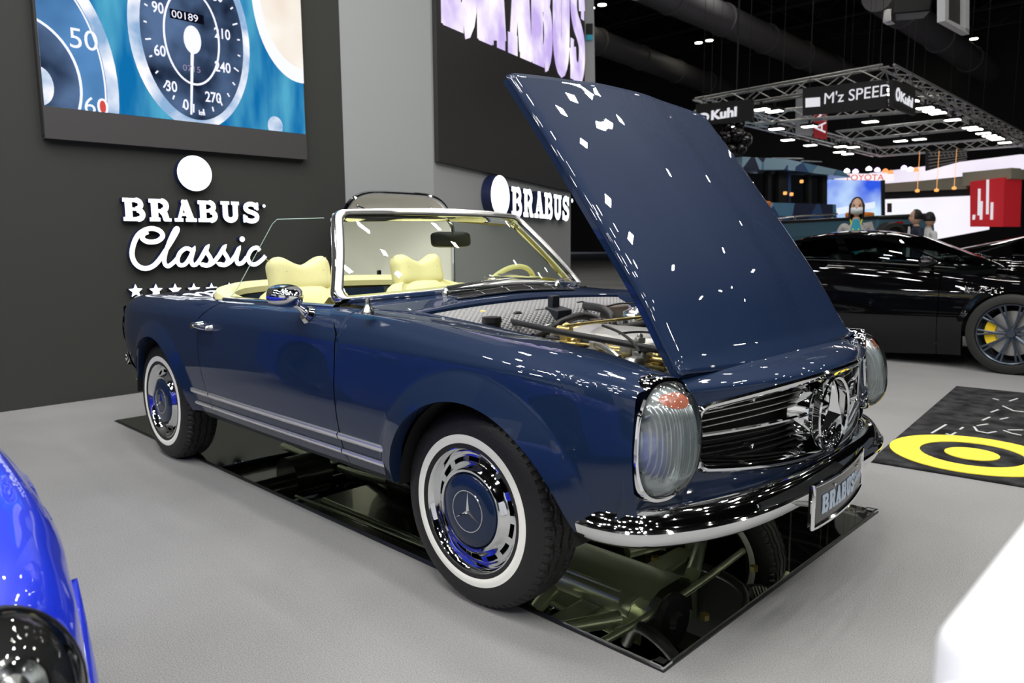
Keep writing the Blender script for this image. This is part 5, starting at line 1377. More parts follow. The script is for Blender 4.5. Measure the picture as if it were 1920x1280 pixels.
# white counter close at the lower right
cnt = MB(); WHT = mat('white_gloss', (.82, .83, .84), .35, coat=.4)
wc = empty('white_counter', (1.9, -1.6, 0)); tag(wc, 'white counter corner, out of focus at the lower right edge', 'counter')
into(MB().box((1.878, -1.42, .45), (.70, .80, .90)).build('counter_top_unit', WHT, bevel=.02, smooth=True, seg=4), wc)
into(MB().box((1.878, -1.97, .44), (.70, .30, .88)).build('counter_step', WHT, bevel=.03, smooth=True, seg=4), wc)

# ================================================================== PEOPLE
SKIN = mat('skin', (.62, .38, .26), .5); HAIRM = mat('black_hair', (.012, .010, .010), .45); GREYF = mat('grey_jacket', (.38, .37, .35), .85); TEALF = mat('teal_shirt', (.03, .32, .45), .7)
MASK = mat('white_mask', (.80, .82, .86), .7); SUIT = mat('navy_suit', (.02, .025, .05), .7); TROU = mat('dark_trousers', (.02, .02, .022), .8); SHIRT = mat('white_shirt', (.8, .8, .8), .7); YSTR = mat('yellow_lanyard', (.65, .75, .05), .6)
def person(loc, rz, h, label, top, hair='bob', mask=False, arms='down', under=None, lanyard=False, group=None):
    s = h/1.70; root = empty('person', loc, rz); tag(root, label, 'person', group)
    # body faces +x ; continuous skinned body
    J = {'pel': (0, 0, .93, .13, .10), 'sp': (0, 0, 1.10, .115, .09), 'ch': (.01, 0, 1.27, .145, .095), 'nk': (-.005, 0, 1.43, .055, .052), 'hb': (.005, 0, 1.50, .050, .050)}
    E_ = [('pel', 'sp'), ('sp', 'ch'), ('ch', 'nk'), ('nk', 'hb')]
    for sd, nm in ((-1, 'r'), (1, 'l')):
        J['sh'+nm] = (0, sd*.165, 1.37, .058, .058)
        if arms == 'down': el, wr = (-.02, sd*.22, 1.10), (.06, sd*.22, .86)
        else: el, wr = (.05, sd*.21, 1.10), (.26, sd*.10, 1.16)
        J['el'+nm] = (*el, .043, .043); J['wr'+nm] = (*wr, .028, .024); J['hd'+nm] = (wr[0]+(.05 if arms == 'down' else .07), wr[1], wr[2]-(.08 if arms == 'down' else -.02), .034, .02)
        J['hp'+nm] = (0, sd*.09, .88, .09, .09); J['kn'+nm] = (.02, sd*.10, .49, .055, .055); J['an'+nm] = (-.01, sd*.10, .09, .038, .038); J['to'+nm] = (.13, sd*.11, .04, .038, .03)
        E_ += [('ch', 'sh'+nm), ('sh'+nm, 'el'+nm), ('el'+nm, 'wr'+nm), ('wr'+nm, 'hd'+nm), ('pel', 'hp'+nm), ('hp'+nm, 'kn'+nm), ('kn'+nm, 'an'+nm), ('an'+nm, 'to'+nm)]
    ks = list(J); me = bpy.data.meshes.new('body'); me.from_pydata([tuple(c*s for c in J[k_][:3]) for k_ in ks], [(ks.index(a), ks.index(b)) for a, b in E_], [])
    o = bpy.data.objects.new('body', me); COL.objects.link(o); md = o.modifiers.new('skin', 'SKIN')
    for i, k_ in enumerate(ks): me.skin_vertices[0].data[i].radius = (J[k_][3]*s, J[k_][4]*s)
    me.skin_vertices[0].data[0].use_root = True; md.use_smooth_shade = True
    sb = o.modifiers.new('sub', 'SUBSURF'); sb.levels = 2; sb.render_levels = 2
    dg = bpy.context.evaluated_depsgraph_get(); m2 = bpy.data.meshes.new_from_object(o.evaluated_get(dg)); bpy.data.objects.remove(o)
    m2.materials.clear(); 
    for mm in (top, TROU, SKIN, BLK): m2.materials.append(mm)
    # add head into the same mesh
    bm = bmesh.new(); bm.from_mesh(m2)
    for f in bm.faces:
        c = f.calc_center_median()/s; f.smooth = True
        hand = any((Vector(J['hd'+n_][:3])-c).length < .07 for n_ in 'rl')
        f.material_index = 2 if (c.z > 1.455 or hand) else (3 if c.z < .085 else (1 if c.z < .90 and abs(c.y) < .19 else 0))
    hm = bmesh.ops.create_uvsphere(bm, u_segments=32, v_segments=24, radius=1); hc = Vector((.02, 0, 1.60))
    for v in hm['verts']:
        p = v.co.copy(); x, y, z = p
        w = .073*(1-.16*max(0, -z)); q = Vector((x*.092, y*w, z*.118))
        if x > 0: q.x += .006*math.exp(-((z+.45)/.3)**2); q.x += .022*math.exp(-((z+.12)/.16)**2-(y/.16)**2); q.x -= .012*math.exp(-((z-.12)/.10)**2-((abs(y)-.42)/.2)**2); q.x += .006*math.exp(-((z+.45)/.06)**2-(y/.3)**2)
        v.co = (hc+q)*s
    for v in hm['verts']:
        for f in v.link_faces: f.material_index = 2; f.smooth = True
    bm.to_mesh(m2); bm.free(); b = bpy.data.objects.new('body', m2); COL.objects.link(b); b.parent = root
    P_ = lambda x, y, z: Vector((x, y, z))*s
    # fingers
    mb = MB()
    for nm, sd in (('r', -1), ('l', 1)):
        q = Vector(J['hd'+nm][:3]); dv = (q-Vector(J['wr'+nm][:3])).normalized()
        for i, L_ in enumerate((.06, .07, .065, .05)):
            st_ = q+dv*.02+Vector((0, (i-1.5)*.016, 0)); mb.tube([st_*s, (st_+dv*L_*.5)*s, (st_+dv*L_*.9+Vector((0, 0, -.012)))*s], [.009*s, .008*s, .006*s], 6)
        mb.tube([(q+Vector((.0, -sd*.02, 0)))*s, (q+dv*.03+Vector((.01, -sd*.045, 0)))*s], [.010*s, .007*s], 6)
    mb.build('hands', SKIN, root)
    mb = MB()
    for sd in (-1, 1):
        mb.lathe([(0, .0), (.003, .006), (0, .011)], P_(.098, sd*.031, 1.613), 'x', 10)
    mb.build('eyes', BLK, root)
    mb = MB()
    for sd in (-1, 1): mb.lathe([(-.01, .012), (0, .022), (.006, .02), (.008, 0)], P_(.01, sd*.072, 1.60), 'y', 10); mb.tube([P_(.098, sd*.018, 1.632), P_(.092, sd*.048, 1.634)], .004*s, 6)
    mb.build('ears_and_brows', SKIN if hair == 'short' else HAIRM, root)
    mb = MB(); rows = []
    for i in range(17):
        ph = math.pi*i/16*(.60 if hair == 'short' else .86)
        row = []
        for j in range(33):
            a = R(55)+R(250)*j/32 if i > 4 else R(55*i/5)+(2*math.pi-R(110*i/5))*j/32
            r_ = math.sin(ph); 
            if hair == 'bob' and ph > 1.5: r_ = 1.0
            zz = math.cos(ph) if ph < 1.57 or hair == 'short' else -(ph-1.57)*1.05
            row.append(P_(.012+.101*r_*math.cos(a), .083*r_*math.sin(a)*(1.12 if hair == 'bob' and ph > 1.2 else 1), 1.61+.125*zz))
        rows.append(row)
    mb.grid(rows); mb.build('hair', HAIRM, root, solid=.012)
    if mask:
        mb = MB(); mb.grid([[P_(.118+.012*math.cos(b*1.5)*math.cos(a*1.3)-.030*b*b-.045*abs(a)**2.2, a*.070, 1.565+b*.048) for a in [-1+.2*i for i in range(11)]] for b in [-1+.25*i for i in range(9)]]); mb.build('face_mask', MASK, root)
    if under:
        mb = MB(); mb.grid([[P_(.112+.02*(1-abs(a))-.02*abs(z-1.27), a*w_, z) for a in (-1, -.5, 0, .5, 1)] for z, w_ in ((1.45, .03), (1.38, .05), (1.28, .06), (1.1, .06), (.95, .07))]); mb.build('shirt', under, root)
    if lanyard:
        mb = MB(); mb.tube([P_(.02, -.07, 1.45), P_(.12, -.03, 1.32), P_(.135, 0, 1.16), P_(.12, .03, 1.32), P_(.02, .07, 1.45)], .008, 6); mb.build('lanyard', YSTR, root)
    return root
q = at(1606, 400, 9.1); dirc = (Vector(CAM)-q); az = math.atan2(dirc.y, dirc.x)
person((q.x, q.y, 0), az, 1.62, 'person with black bobbed hair, white face mask and grey jacket behind the black coupe', GREYF, mask=True, under=TEALF, lanyard=True)
mb = MB()
q = at(1718, 420, 11.4); person((q.x, q.y, 0), az+R(-70), 1.56, 'person with short dark hair in a navy suit, in profile beyond the black cars', SUIT, hair='short', under=SHIRT)
q = at(1741, 424, 11.9); person((q.x, q.y, 0), az+R(120), 1.54, 'person with short hair in a pale shirt, facing the navy-suited person', SHIRT, hair='short')

# ================================================================== HALL: overhead structures
TRUSSM = mat('truss_aluminium', (.55, .55, .54), .4, .9)
LAMP = emis('lamp_white', (1, .97, .9), 14)
LAMPW = emis('hall_lamp_warm', (1, .93, .72), 22)
def truss(a, b, w=.28, label=None, name='lighting_truss'):
    a, b = Vector(a), Vector(b); d = (b-a); L_ = d.length; d.normalize(); sdv = d.cross(Vector((0, 0, 1))).normalized(); U = Vector((0, 0, 1)); mb = MB()
    cs = [sdv*(i*w/2)+U*(j*w/2) for i, j in ((-1, -1), (1, -1), (1, 1), (-1, 1))]
    for c in cs: mb.tube([a+c, b+c], .024, 6)
    n = max(2, int(L_/.42))
    for i in range(n):
        p, q = a+d*(L_*i/n), a+d*(L_*(i+1)/n)
        for j in range(4):
            c1, c2 = cs[j], cs[(j+1) % 4]
            mb.tube([p+(c1 if i % 2 else c2), q+(c2 if i % 2 else c1)], .012, 5)
    o = mb.build(name, TRUSSM); tag(o, label, 'truss')
    for t_ in (.08, .5, .92):
        p = a.lerp(b, t_); MB().tube([p, (p.x, p.y, 12.19)], .004, 5).build('hoist_cable', BLK, o)
    return o
ZT = 4.2
TA, TB = on(1310, 198, 'z', ZT), on(1660, 138, 'z', ZT)
TC, TD = on(1920, 264, 'z', ZT), on(1645, 285, 'z', ZT)
truss(TA, TB, label='near lighting truss above the dark shop banners, sloping up to the right')
truss(TB, TB+(TC-TB)*1.15, label='long lighting truss running away to the right edge from the banner corner')
truss(TA, TD, label='lighting truss running away behind the raised hood down to the far corner')
truss(TD, TC, label='farthest cross lighting truss, lowest in the picture')
truss(on(1414, 222, 'z', ZT), on(1760, 193, 'z', ZT), label='middle cross lighting truss just behind the near banner')
truss(on(1570, 256, 'z', ZT), on(1835, 229, 'z', ZT), label='second cross lighting truss from the far end')
k = 0
SEG = [(TA, TB), (TB, TB+(TC-TB)*1.15), (TA, TD), (TD, TC), (on(1414, 222, 'z', ZT), on(1760, 193, 'z', ZT)), (on(1570, 256, 'z', ZT), on(1835, 229, 'z', ZT))]
USED = []
def snap(q):
    best = None
    for a, b in SEG:
        d = b-a; t = min(1, max(0, (q-a).dot(d)/d.dot(d))); p = a+d*t; e = (Vector((p.x, p.y, 0))-Vector((q.x, q.y, 0))).length
        if best is None or e < best[0]: best = (e, Vector((p.x, p.y, q.z)))
    p = best[1]; k_ = 0
    while any((p-o_).length < .42 for o_ in USED) and k_ < 20: p = p+(q-p)*.0+Vector((0, .43, 0)); k_ += 1
    USED.append(p); return p
for u, v in ((1335, 187), (1355, 188), (1470, 173), (1585, 145), (1687, 136), (1710, 147), (1761, 183), (1797, 202), (1832, 220), (1860, 235), (1885, 246), (1899, 247), (1513, 233), (1628, 221), (1651, 212), (1727, 204), (1413, 234), (1462, 246), (1511, 259), (1554, 269), (1587, 277), (1605, 277), (1622, 281), (1693, 252), (1695, 266), (1694, 280), (1791, 238), (1764, 277), (1864, 251), (1912, 254)):
    q = snap(on(u, v, 'z', ZT-.30)); mb = MB(); mb.box((0, 0, .03), (.34, .26, .06)); mb.box((0, 0, .12), (.04, .04, .14)); s_ = empty('flood_lamp', q, 0); g = mb.build('housing', BLK, s_)
    mb = MB(); mb.box((0, 0, -.005), (.30, .22, .012)); mb.build('lamp_face', LAMP, s_)
    tag(s_, 'small bright rectangular floodlight clamped under the overhead trusses', 'lamp', 'floodlights on the overhead trusses')
for u, v in ((1320, 78), (1463, 141), (1813, 75), (1888, 132), (1118, 12), (1662, 9), (1440, 500), (1466, 289)):
    if v > 400: continue
    q = on(u, v, 'z', 10.2) if v < 250 else on(u, v, 'z', 6.5)
    s_ = empty('hall_lamp', q); 
    for e in (-.28, .28): mb = MB(); mb.lathe([(0, .0), (0, .17), (.05, .19), (.22, .10), (.30, .05)], (e, 0, 0), 'z', 16, 0); mb.build('shade', BLK, s_); mb = MB(); mb.lathe([(-.01, .0), (-.012, .16), (.01, .165)], (e, 0, 0), 'z', 16); mb.build('bulb', LAMPW, s_)
    mb = MB(); mb.cyl((0, 0, .3), (0, 0, 12.1-q.z), .015, 6); mb.build('drop_rod', BLK, s_)
    tag(s_, 'twin round hall lamp glowing under the dark ceiling', 'lamp', 'hall ceiling lamps')
# ducts and ceiling beams
DUCT = mat('grey_duct', (.16, .155, .165), .6, .3); BEAM = mat('dark_beam', (.035, .035, .037), .7)
for i, (p, q_, r_, lab) in enumerate((((1255, -8), (1610, 150), .55, 'long round grey air duct crossing the dark ceiling in the middle'), ((1120, 78), (1420, 190), .5, 'round grey air duct below the dark ceiling, just right of the screen wall'), ((1690, 20), (1930, 190), .55, 'round grey air duct at the upper right'))):
    a, b = on(p[0], p[1], 'z', 9.3), on(q_[0], q_[1], 'z', 9.3); d = (b-a)
    mb = MB(); mb.tube([a-d*.1, b+d*.12], r_, 20); n_ = 6
    for k_ in range(n_): c = a+d*(k_*.2); mb.tube([c, c+d.normalized()*.15], r_+.05, 20)
    tag(mb.build('air_duct', DUCT), lab, 'duct')
for i in range(16):
    y = 4+i*3.2; mb = MB()
    for dz in (0, .9): mb.tube([(-30, y, 10.9+dz), (30, y, 10.9+dz)], .06, 5)
    for k_ in range(40): x = -30+1.5*k_; mb.tube([(x, y, 10.9 if k_ % 2 else 11.8), (x+1.5, y, 11.8 if k_ % 2 else 10.9)], .03, 4)
    o = mb.build('trim_%d' % (i+1), BEAM); o['kind'] = 'structure'
for i in range(9):
    x = -24+i*5; mb = MB(); mb.box((x, 25, 12.0), (.35, 60, .35)); o = mb.build('trim_%d' % (i+30), BEAM); o['kind'] = 'structure'

# vertical picture-plane helper: real vertical wall through two ground points
class VW:
    def __init__(s, u0, d0, u1, d1):
        a, b = at(u0, 454, d0), at(u1, 454, d1); s.O = Vector((a.x, a.y, 0)); s.U = Vector((b.x-a.x, b.y-a.y, 0)).normalized(); s.N = Vector((s.U.y, -s.U.x, 0)); s.Z = Vector((0, 0, 1))
        if s.N.dot(Vector(CAM)-s.O) < 0: s.N = -s.N
    def p(s, u, v):
        o = Vector(CAM); d = fw*F+r2*(u-960)+u2*(640-v); q = o+d*((s.O-o).dot(s.N)/d.dot(s.N)); return ((q-s.O).dot(s.U), q.z)
    def fr(s, d=0): return (s.O+s.N*d, s.U, s.Z, s.N)
    def poly(s, name, pts, depth, m, parent=None, d=0, side=None, bevel=0):
        mb = MB(); mb.prism([s.p(*q) for q in pts], depth, s.fr(d), 0, 0 if side is None else 1); return mb.build(name, m if side is None else [m, side], parent, smooth=False, bevel=bevel)
# banners
NB = VW(1310, (TA-Vector(CAM)).dot(fw)-.25, 1660, (TB-Vector(CAM)).dot(fw)-.25)
BAN = mat('banner_black', (.022, .021, .022), .6); BLET = emis('banner_white', (.75, .75, .80), 1.0)
bn = NB.poly('banner', [(1508, 166), (1662, 150), (1666, 203), (1508, 217)], .06, BAN); tag(bn, 'black banner reading M\'z SPEED hanging from the near truss', 'banner')
NB.poly('banner_block', [(1514, 185), (1541, 183), (1541, 200), (1514, 202)], .01, BLET, bn, .065)
a0, a1 = NB.p(1547, 196), NB.p(1661, 181); ux = NB.U+Vector((0, 0, (a1[1]-a0[1])/(a1[0]-a0[0])))
t_ = text('banner_lettering', "M'z SPEED", .29, (NB.O+NB.U*a0[0]+Vector((0, 0, a0[1]))+NB.N*.07, ux, NB.Z, NB.N), BLET, bn, sx=1, bold=0)
wdt = max(v.co.dot(NB.U) for v in t_.data.vertices)-min(v.co.dot(NB.U) for v in t_.data.vertices)
b2 = NB.poly('banner', [(1308, 196), (1414, 186), (1414, 226), (1308, 236)], .06, BAN); tag(b2, 'black banner with a white ring emblem just behind the raised hood', 'banner')
a0 = NB.p(1322, 221); mb = MB(); mb.ribbon(arc(a0[0], a0[1]-.0, .13, .075, 0, 360, 24)[:-1], .05, .01, NB.fr(.065), closed=True); mb.build('ring_emblem', BLET, b2, smooth=False)
t_ = text('banner_lettering', 'Kuhl', .26, (NB.O+NB.U*(a0[0]+.20)+Vector((0, 0, a0[1]-.07))+NB.N*.07, NB.U*1.35, NB.Z, NB.N), BLET, b2, bold=.012)
SB = VW(1667, (TB-Vector(CAM)).dot(fw)-.3, 1712, (TB+(TC-TB)*.10-Vector(CAM)).dot(fw)-.2)
b3 = SB.poly('banner', [(1667, 150), (1710, 164), (1710, 217), (1667, 201)], .06, BAN); tag(b3, 'black side banner with white ring emblem round the corner from the M\'z SPEED banner', 'banner')
a0 = SB.p(1676, 178); mb = MB(); mb.ribbon(arc(a0[0], a0[1], .09, .09, 0, 360, 20)[:-1], .05, .01, SB.fr(.065), closed=True); mb.build('ring_emblem', BLET, b3, smooth=False)
a1 = SB.p(1708, 192); text('banner_lettering', 'Kuhl', .22, (SB.O+SB.U*(a0[0]+.13)+Vector((0, 0, a0[1]-.09))+SB.N*.07, SB.U*((a1[0]-a0[0]-.1)/.5)+Vector((0, 0, -.06)), SB.Z, SB.N), BLET, b3, bold=.01)
FB = VW(1480, 19.5, 1560, 19.5)
o = FB.poly('hanging_banner', [(1492, 168), (1521, 166), (1521, 256), (1491, 252)], .05, mat('banner_grey', (.30, .30, .33), .7)); tag(o, 'pale grey vertical banner hanging behind the M\'z SPEED banner', 'banner')
o = FB.poly('hanging_banner', [(1524, 205), (1550, 205), (1549, 262), (1525, 258)], .05, mat('banner_red', (.55, .03, .04), .7)); tag(o, 'small red vertical banner hanging behind the M\'z SPEED banner', 'banner')
q = FB.p(1546, 250); text('banner_lettering', 'AM', .42, (FB.O+FB.U*q[0]+FB.Z*q[1]+FB.N*.06, FB.Z, -FB.U, FB.N), BLET, o)
def strap(par, p, ztop):
    o = MB().box((p.x, p.y, (p.z+ztop)/2), (.008, .008, abs(ztop-p.z)+.06)).build('strap', BLK); into(o, par) if par.type == 'EMPTY' else setattr(o, 'parent', par)
for par, w_, pts in ((bn, NB, ((1520, 165), (1650, 151))), (b2, NB, ((1320, 195), (1405, 187))), (b3, SB, ((1670, 151), (1707, 163)))):
    for q in pts: a_ = w_.p(*q); strap(par, w_.O+w_.U*a_[0]+Vector((0, 0, a_[1]))+w_.N*.03, 12.16)
# pale columns with posters right of the screen wall
CB = VW(1095, 13, 1135, 13.2)
o = CB.poly('poster_column', [(1094, -30), (1113, -30), (1116, 170), (1097, 170)], -.5, mat('column_grey', (.45, .46, .48), .7)); tag(o, 'tall pale grey column with a small poster beside the dark screen', 'column')
CB.poly('poster', [(1098, 45), (1109, 45), (1109, 66), (1098, 66)], .03, BLK, o, .01); CB.poly('poster_strip', [(1098, 66), (1109, 66), (1109, 76), (1098, 76)], .03, mat('cyan', (.05, .5, .7), .5), o, .01)
o = CB.poly('poster_column', [(1114, 54), (1132, 57), (1134, 190), (1116, 190)], -.5, mat('column_grey'  , (.45, .46, .48), .7), d=-.6); tag(o, 'pale column with a deep blue panel, just right of the taller grey column', 'column')
CB.poly('blue_panel', [(1116, 78), (1127, 79), (1129, 190), (1118, 190)], .03, mat('deep_blue', (.02, .05, .30), .5), o, -.58); CB.poly('yellow_mark', [(1114, 120), (1123, 118), (1124, 130), (1116, 131)], .03, mat('mark_yellow', (.7, .6, .1), .5), o, -.54)
# hanging white frame, projector cluster top right
HF = VW(1750, 11, 1810, 12); o = empty('overhead_frame', HF.O); tag(o, 'white rectangular frame hanging at the top right', 'frame')
for seg in ([(1757, -20), (1764, -20), (1764, 38), (1757, 36)], [(1796, -20), (1803, -20), (1803, 66), (1796, 60)], [(1757, 36), (1757, 42), (1803, 67), (1803, 58)]):
    into(HF.poly('frame_bar', seg, .1, WHT), o)
into(HF.poly('frame_panel', [(1764, -20), (1796, -20), (1796, 58), (1764, 38)], .03, BAN), o)
q = at(1705, 14, 11); o = empty('projector', q); tag(o, 'overhead projector cluster hanging at the top right beside the duct', 'projector')
mb = MB(); mb.box((0, 0, 0), (.5, .4, .25), Matrix.Rotation(.5, 3, 'Z')); mb.build('projector_body', BLK, o, bevel=.02)
mb = MB(); mb.box((-.22, -.15, -.12), (.12, .2, .18)); mb.build('projector_bracket', SILV, o, bevel=.01)
mb = MB(); mb.cyl((0, 0, .1), (0, 0, 5), .03, 8); mb.build('drop_pole', BLK, o)
# black ball cluster above the boat
q = at(1378, 262, 17); o = empty('ball_cluster', q); tag(o, 'cluster of shiny black balls and speakers hanging beside the raised hood', 'speaker cluster')
for i, (dx, dz, r_) in enumerate(((-.22, .05, .17), (.02, .10, .20), (.22, 0, .17), (-.1, -.22, .16), (.12, -.2, .15), (-.2, .30, .12), (.1, .34, .12))):
    mb = MB(); mb.lathe([(r_*math.cos(math.pi*j/12)*-1, r_*math.sin(math.pi*j/12)) for j in range(13)], (r2.x*dx, r2.y*dx, dz), 'z', 20); mb.build('ball', BLACKP, o)
mb = MB(); mb.cyl((0, 0, .3), (0, 0, 5), .02, 6); mb.build('drop_cable', BLK, o)

# ================================================================== FAR STANDS
PNL = screen_mat('panel_white_lilac', (.78, .70, .92), (1.0, .93, 1.0), .25, 1.0); PNL2 = screen_mat('panel_white', (.88, .84, .98), (1.0, .97, 1.0), .2, 1.05)
BEIG = mat('beige_fascia', (.42, .39, .30), .7); REDM = mat('red_panel', (.62, .02, .03), .5, emit=(.62, .02, .03), es=.25)
FW = VW(1600, 30, 1930, 24)
o = FW.poly('light_box', [(1640, 325), (1925, 290), (1925, 318), (1640, 348)], .3, PNL); tag(o, 'upper long white marble light box of the far stand', 'light box')
o = FW.poly('fascia', [(1640, 348), (1833, 333), (1833, 355), (1640, 362)], .6, BEIG); tag(o, 'beige fascia band under the upper white light box', 'fascia')
o = FW.poly('fascia', [(1833, 325), (1925, 316), (1925, 336), (1833, 350)], .8, BEIG); tag(o, 'taupe fascia block above the red panel', 'fascia')
o = FW.poly('fascia', [(1640, 366), (1855, 352), (1855, 366), (1640, 375)], .5, BAN); tag(o, 'black fascia strip above the lower white panel', 'fascia')
o = FW.poly('light_box', [(1640, 375), (1855, 363), (1855, 430), (1640, 470)], .2, PNL2); tag(o, 'lower white marble wall panel of the far stand', 'light box')
o = FW.poly('red_wall', [(1851, 342), (1916, 334), (1913, 425), (1851, 425)], .9, REDM); tag(o, 'red wall with vertical white light strips at the right edge', 'wall panel')
for seg in ((1869, 355, 404), (1885, 338, 402), (1893, 380, 412), (1873, 378, 412), (1859, 403, 412)):
    FW.poly('light_strip', [(seg[0]-2, seg[1]), (seg[0]+2, seg[1]), (seg[0]+1, seg[2]), (seg[0]-3, seg[2])], .03, BLET, o, .9)
FW2 = VW(1600, 24, 1930, 24)
o = FW2.poly('white_booth', [(1658, 376), (1730, 380), (1730, 410), (1657, 404)], -1, emis('booth_white', (.95, .95, 1), 1.0)); tag(o, 'bright white booth block with a small dark poster', 'booth')
FW2.poly('dark_poster', [(1663, 381), (1671, 381), (1671, 398), (1663, 398)], .03, mat('plum', (.05, .02, .03), .6), o, .01)
for u, v in ((1720, 357), (1756, 356), (1789, 352)):
    q = at(u, v, 23.5); mb = MB(); mb.lathe([(-.06, .0), (-.045, .06), (.01, .07), (.04, .03), (.05, .008), (1.2, .006)], q, 'z', 14); tag(mb.build('pendant_lamp', emis('warm_glow', (1, .42, .12), 1.4)), 'small warm orange pendant lamp under the beige fascia', 'lamp', 'orange pendant lamps of the far stand')
SC2 = VW(1550, 22, 1660, 22)
o = SC2.poly('video_screen', [(1556, 336), (1658, 339), (1658, 408), (1556, 408)], -.2, screen_mat('blue_video', (.03, .10, .75), (.60, .80, 1), .7, 1.05)); tag(o, 'bright blue video screen behind the person with the white mask', 'screen')
SC2.poly('screen_edge', [(1651, 338), (1658, 338), (1658, 408), (1652, 408)], .05, BLK, o)
SC2.poly('white_car_image', [(1556, 392), (1600, 385), (1640, 378), (1640, 390), (1600, 396), (1556, 405)], .02, emis('video_white', (.8, .88, 1), 1), o, .01)
o = SC2.poly('sign_header', [(1572, 325), (1676, 326), (1676, 339), (1572, 336)], -.3, emis('header_white', (1, .93, .95), 1)); tag(o, 'white sign header with red lettering above the blue video screen', 'sign')
q = SC2.p(1583, 337); text('header_lettering', 'TOYOTA', .24, (SC2.O+SC2.U*q[0]+SC2.Z*(q[1]-.02)+SC2.N*.02, SC2.U*1.15, SC2.Z, SC2.N), emis('header_red', (.75, .02, .04), 1), o)
FG = VW(1738, 25, 1812, 25); o = FG.poly('lighting_grid', [(1738, 283), (1812, 279), (1812, 300), (1738, 320)], -.1, mat('grid_dark', (.045, .04, .045), .6)); tag(o, 'small square lighting grid hanging above the white light box', 'truss')
for k_ in range(5): FG.poly('grid_bar', [(1740, 286+7*k_-k_*.5), (1811, 282+4*k_), (1811, 284+4*k_), (1740, 288+7*k_-k_*.5)], .05, TRUSSM, o, .01)
for i in range(9): FG.poly('grid_brace', [(1740+8*i, 285), (1741.5+8*i, 285), (1746+8*i, 294), (1744+8*i, 294)], .04, TRUSSM, o, .06)
BW = VW(1080, 44, 2100, 36); o = BW.poly('wall_far', [(600, 60), (2600, -40), (2600, 480), (600, 470)], -.2, mat('dark_far_wall', (.02, .02, .022), .8)); o['kind'] = 'structure'
for i, (u, v, c) in enumerate(((1629, 317, 0), (1645, 319, 1), (1660, 321, 2), (1670, 324, 2), (1695, 315, 1), (1707, 318, 0), (1717, 319, 2), (1588, 321, 0), (1604, 322, 1))):
    q = at(u, v, 27); mb = MB(); mb.lathe([(-.05, 0), (-.045, .09), (0, .11), (.06, .08), (.1, .02)], q, 'z', 12); tag(mb.build('stage_light', [emis('stage_white', (1, .95, 1), 3), emis('stage_lilac', (.8, .6, 1), 2.5), emis('stage_orange', (1, .3, .1), 1.6)][c]), 'tiny coloured stage light above the white far stand', 'lamp', 'stage lights above the far stand')

# boat with cabin
BT = VW(1370, 18, 1600, 21)
boat = empty('cabin_boat', BT.O); tag(boat, 'motor boat with glazed cabin in blue camouflage behind the raised hood', 'boat')
def camo(nt, tc):
    n = nt.nodes.new('ShaderNodeTexVoronoi'); n.inputs['Scale'].default_value = 1.6; nt.links.new(tc.outputs['Object'], n.inputs['Vector'])
    r = nt.nodes.new('ShaderNodeValToRGB'); e = r.color_ramp; e.interpolation = 'CONSTANT'; e.elements[0].color = (.015, .02, .06, 1); e.elements[1].color = (.30, .48, .62, 1); e.elements[1].position = .62
    e.elements.new(.25).color = (.10, .25, .42, 1); e.elements.new(.45).color = (.03, .08, .22, 1)
    nt.links.new(n.outputs['Color'], r.inputs[0]); return r.outputs[0]
CAMO = wired('blue_camouflage', camo, .4, coat=.5)
def bp(name, pts, depth, m, d=0): return into(BT.poly(name, pts, depth, m, d=d), boat)
bp('cabin_roof', [(1372, 296), (1455, 300), (1560, 322), (1577, 334), (1452, 320), (1372, 320)], -2.2, CAMO, .3)
bp('roof_rail', [(1440, 296), (1498, 297), (1498, 299), (1440, 298)], .05, SILV, .1); bp('roof_rail', [(1495, 301), (1531, 303), (1531, 305), (1495, 304)], .05, SILV, .1)
bp('cabin_back', [(1372, 320), (1560, 330), (1560, 410), (1372, 405)], -.06, BLK, -2.0)
for u0, u1 in ((1440, 1446), (1460, 1476), (1478, 1483), (1516, 1522), (1543, 1551)):
    bp('cabin_post', [(u0, 318), (u1, 319), (u1, 405), (u0, 405)], -.12, BLK if u0 != 1478 else CAMO, 0)
bp('cabin_window', [(1378, 322), (1545, 330), (1545, 378), (1378, 380)], -.02, GLASSD, -.08)
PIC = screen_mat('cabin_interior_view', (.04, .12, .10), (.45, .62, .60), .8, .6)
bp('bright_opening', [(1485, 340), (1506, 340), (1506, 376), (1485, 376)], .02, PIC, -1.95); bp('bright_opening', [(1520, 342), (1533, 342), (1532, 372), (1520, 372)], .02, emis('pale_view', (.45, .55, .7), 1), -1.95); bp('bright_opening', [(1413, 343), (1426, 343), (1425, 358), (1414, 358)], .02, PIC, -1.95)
bp('deck_bulwark', [(1400, 380), (1548, 384), (1550, 415), (1420, 415)], -.3, CAMO, .3)
bp('hull', [(1440, 424), (1600, 408), (1640, 424), (1640, 470), (1440, 475)], -2.6, mat('grey_hull', (.10, .10, .105), .35, coat=.5), .6)
ORG = mat('orange_cushion', (.85, .25, .03), .5)
for (u, v, w_, h_) in ((1432, 388, .26, .26), (1452, 417, .30, .10), (1612, 403, .5, .12)):
    q = at(u, v, 17.2); o = MB().box(q, (w_, w_, h_)).build('orange_seat', ORG, bevel=.04); into(o, boat)
mb = MB(); mb.tube([at(1440, 412, 17), at(1500, 405, 17.3), at(1570, 401, 18)], .02, 8); mb.tube([at(1440, 412, 17), at(1438, 424, 17)], .02, 6); mb.tube([at(1490, 406, 17.2), at(1490, 424, 17.2)], .02, 6); into(mb.build('hand_rail', SILV), boat)
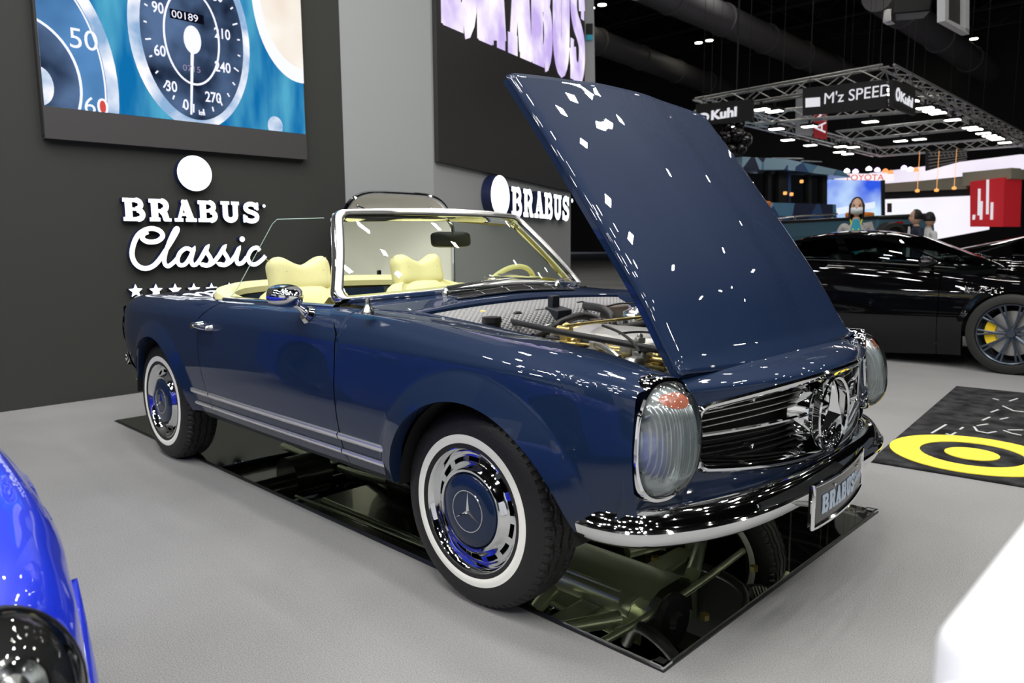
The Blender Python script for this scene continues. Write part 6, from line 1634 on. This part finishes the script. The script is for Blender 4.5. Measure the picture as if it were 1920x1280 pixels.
for (u, v) in ((1472, 362), (1484, 364), (1503, 340)):
    q = at(u, v, 17); into(MB().lathe([(-.04, 0), (-.03, .04), (.03, .04), (.04, 0)], q, 'z', 10).build('cabin_lamp', emis('warm_glow', (1, .42, .12), 1.4)), boat)

# blue-grey off-roader with spare wheel between the black cars
OR_ = VW(1640, 12.5, 1780, 12.8); jp = empty('off_roader', OR_.O); tag(jp, 'blue-grey off-road car with black roof and round spare wheel beyond the black coupes', 'car')
JB = mat('blue_grey_paint', (.07, .16, .22), .35, coat=1)
def jpp(name, pts, depth, m, d=0, bevel=.03): return into(OR_.poly(name, pts, depth, m, d=d, bevel=bevel), jp)
jpp('body_shell', [(1648, 408), (1742, 404), (1752, 412), (1756, 470), (1756, 570), (1640, 570), (1640, 440)], -3.8, JB)
jpp('roof', [(1646, 404), (1745, 399), (1752, 404), (1752, 411), (1646, 412)], -3.6, BLK, .02)
jpp('rear_window', [(1655, 422), (1708, 420), (1710, 442), (1652, 445)], .03, BLK, .005, 0); jpp('red_lamp_strip', [(1657, 417), (1690, 415), (1690, 419), (1657, 420)], .04, mat('red_lens', (.4, .01, .01), .3), .01, 0)
a0 = OR_.p(1661, 446); mb = MB(); mb.grid([[OR_.O+OR_.U*(a0[0]+.20*r_*math.cos(t)*1.3)+OR_.Z*(a0[1]+.20*r_*math.sin(t)*1.3)+OR_.N*d for t in [2*math.pi*j/32 for j in range(32)]] for r_, d in ((1, .02), (1.03, .1), (.95, .2), (.7, .22), (.6, .16), (.01, .17))], cv=True); into(mb.build('spare_wheel', RUBBER), jp)

# unseen stands behind the camera; their glowing panels are added to brighten chrome reflections
for i, (x, y, w_, z0, z1, st, c) in enumerate(((4, -11, 7, 1.2, 4.0, .9, (1, .97, .95)), (-5, -10, 6, .4, 3.2, .7, (.9, .95, 1)), (11, -4, 7, .5, 3.6, .8, (1, 1, 1)), (12, 5, 6, .3, 3.0, .6, (.95, .97, 1)))):
    root = empty('stand_wall', (x, y, 0)); tag(root, ['white stand wall with lit panel behind the photographer', 'white stand wall with lit panel behind the blue sports car', 'white stand wall with lit panel far to the right of the photographer', 'white stand wall with lit panel beyond the rug'][i], 'stand')
    ax_ = (w_, .3) if abs(y) > 9 else (.3, w_)
    mb = MB(); mb.box((0, 0, z1/2+.4), (*ax_, z1+.8)); mb.build('panel_wall', WHT, root, smooth=False)
    mb = MB(); off_ = (0, .17) if abs(y) > 9 else (-.17, 0); mb.box((off_[0], off_[1], (z0+z1)/2), (ax_[0]*.8 if ax_[0] > 1 else .04, ax_[1]*.8 if ax_[1] > 1 else .04, z1-z0)); mb.build('lit_panel', emis('stand_light_%d' % i, c, st*.8), root, smooth=False)
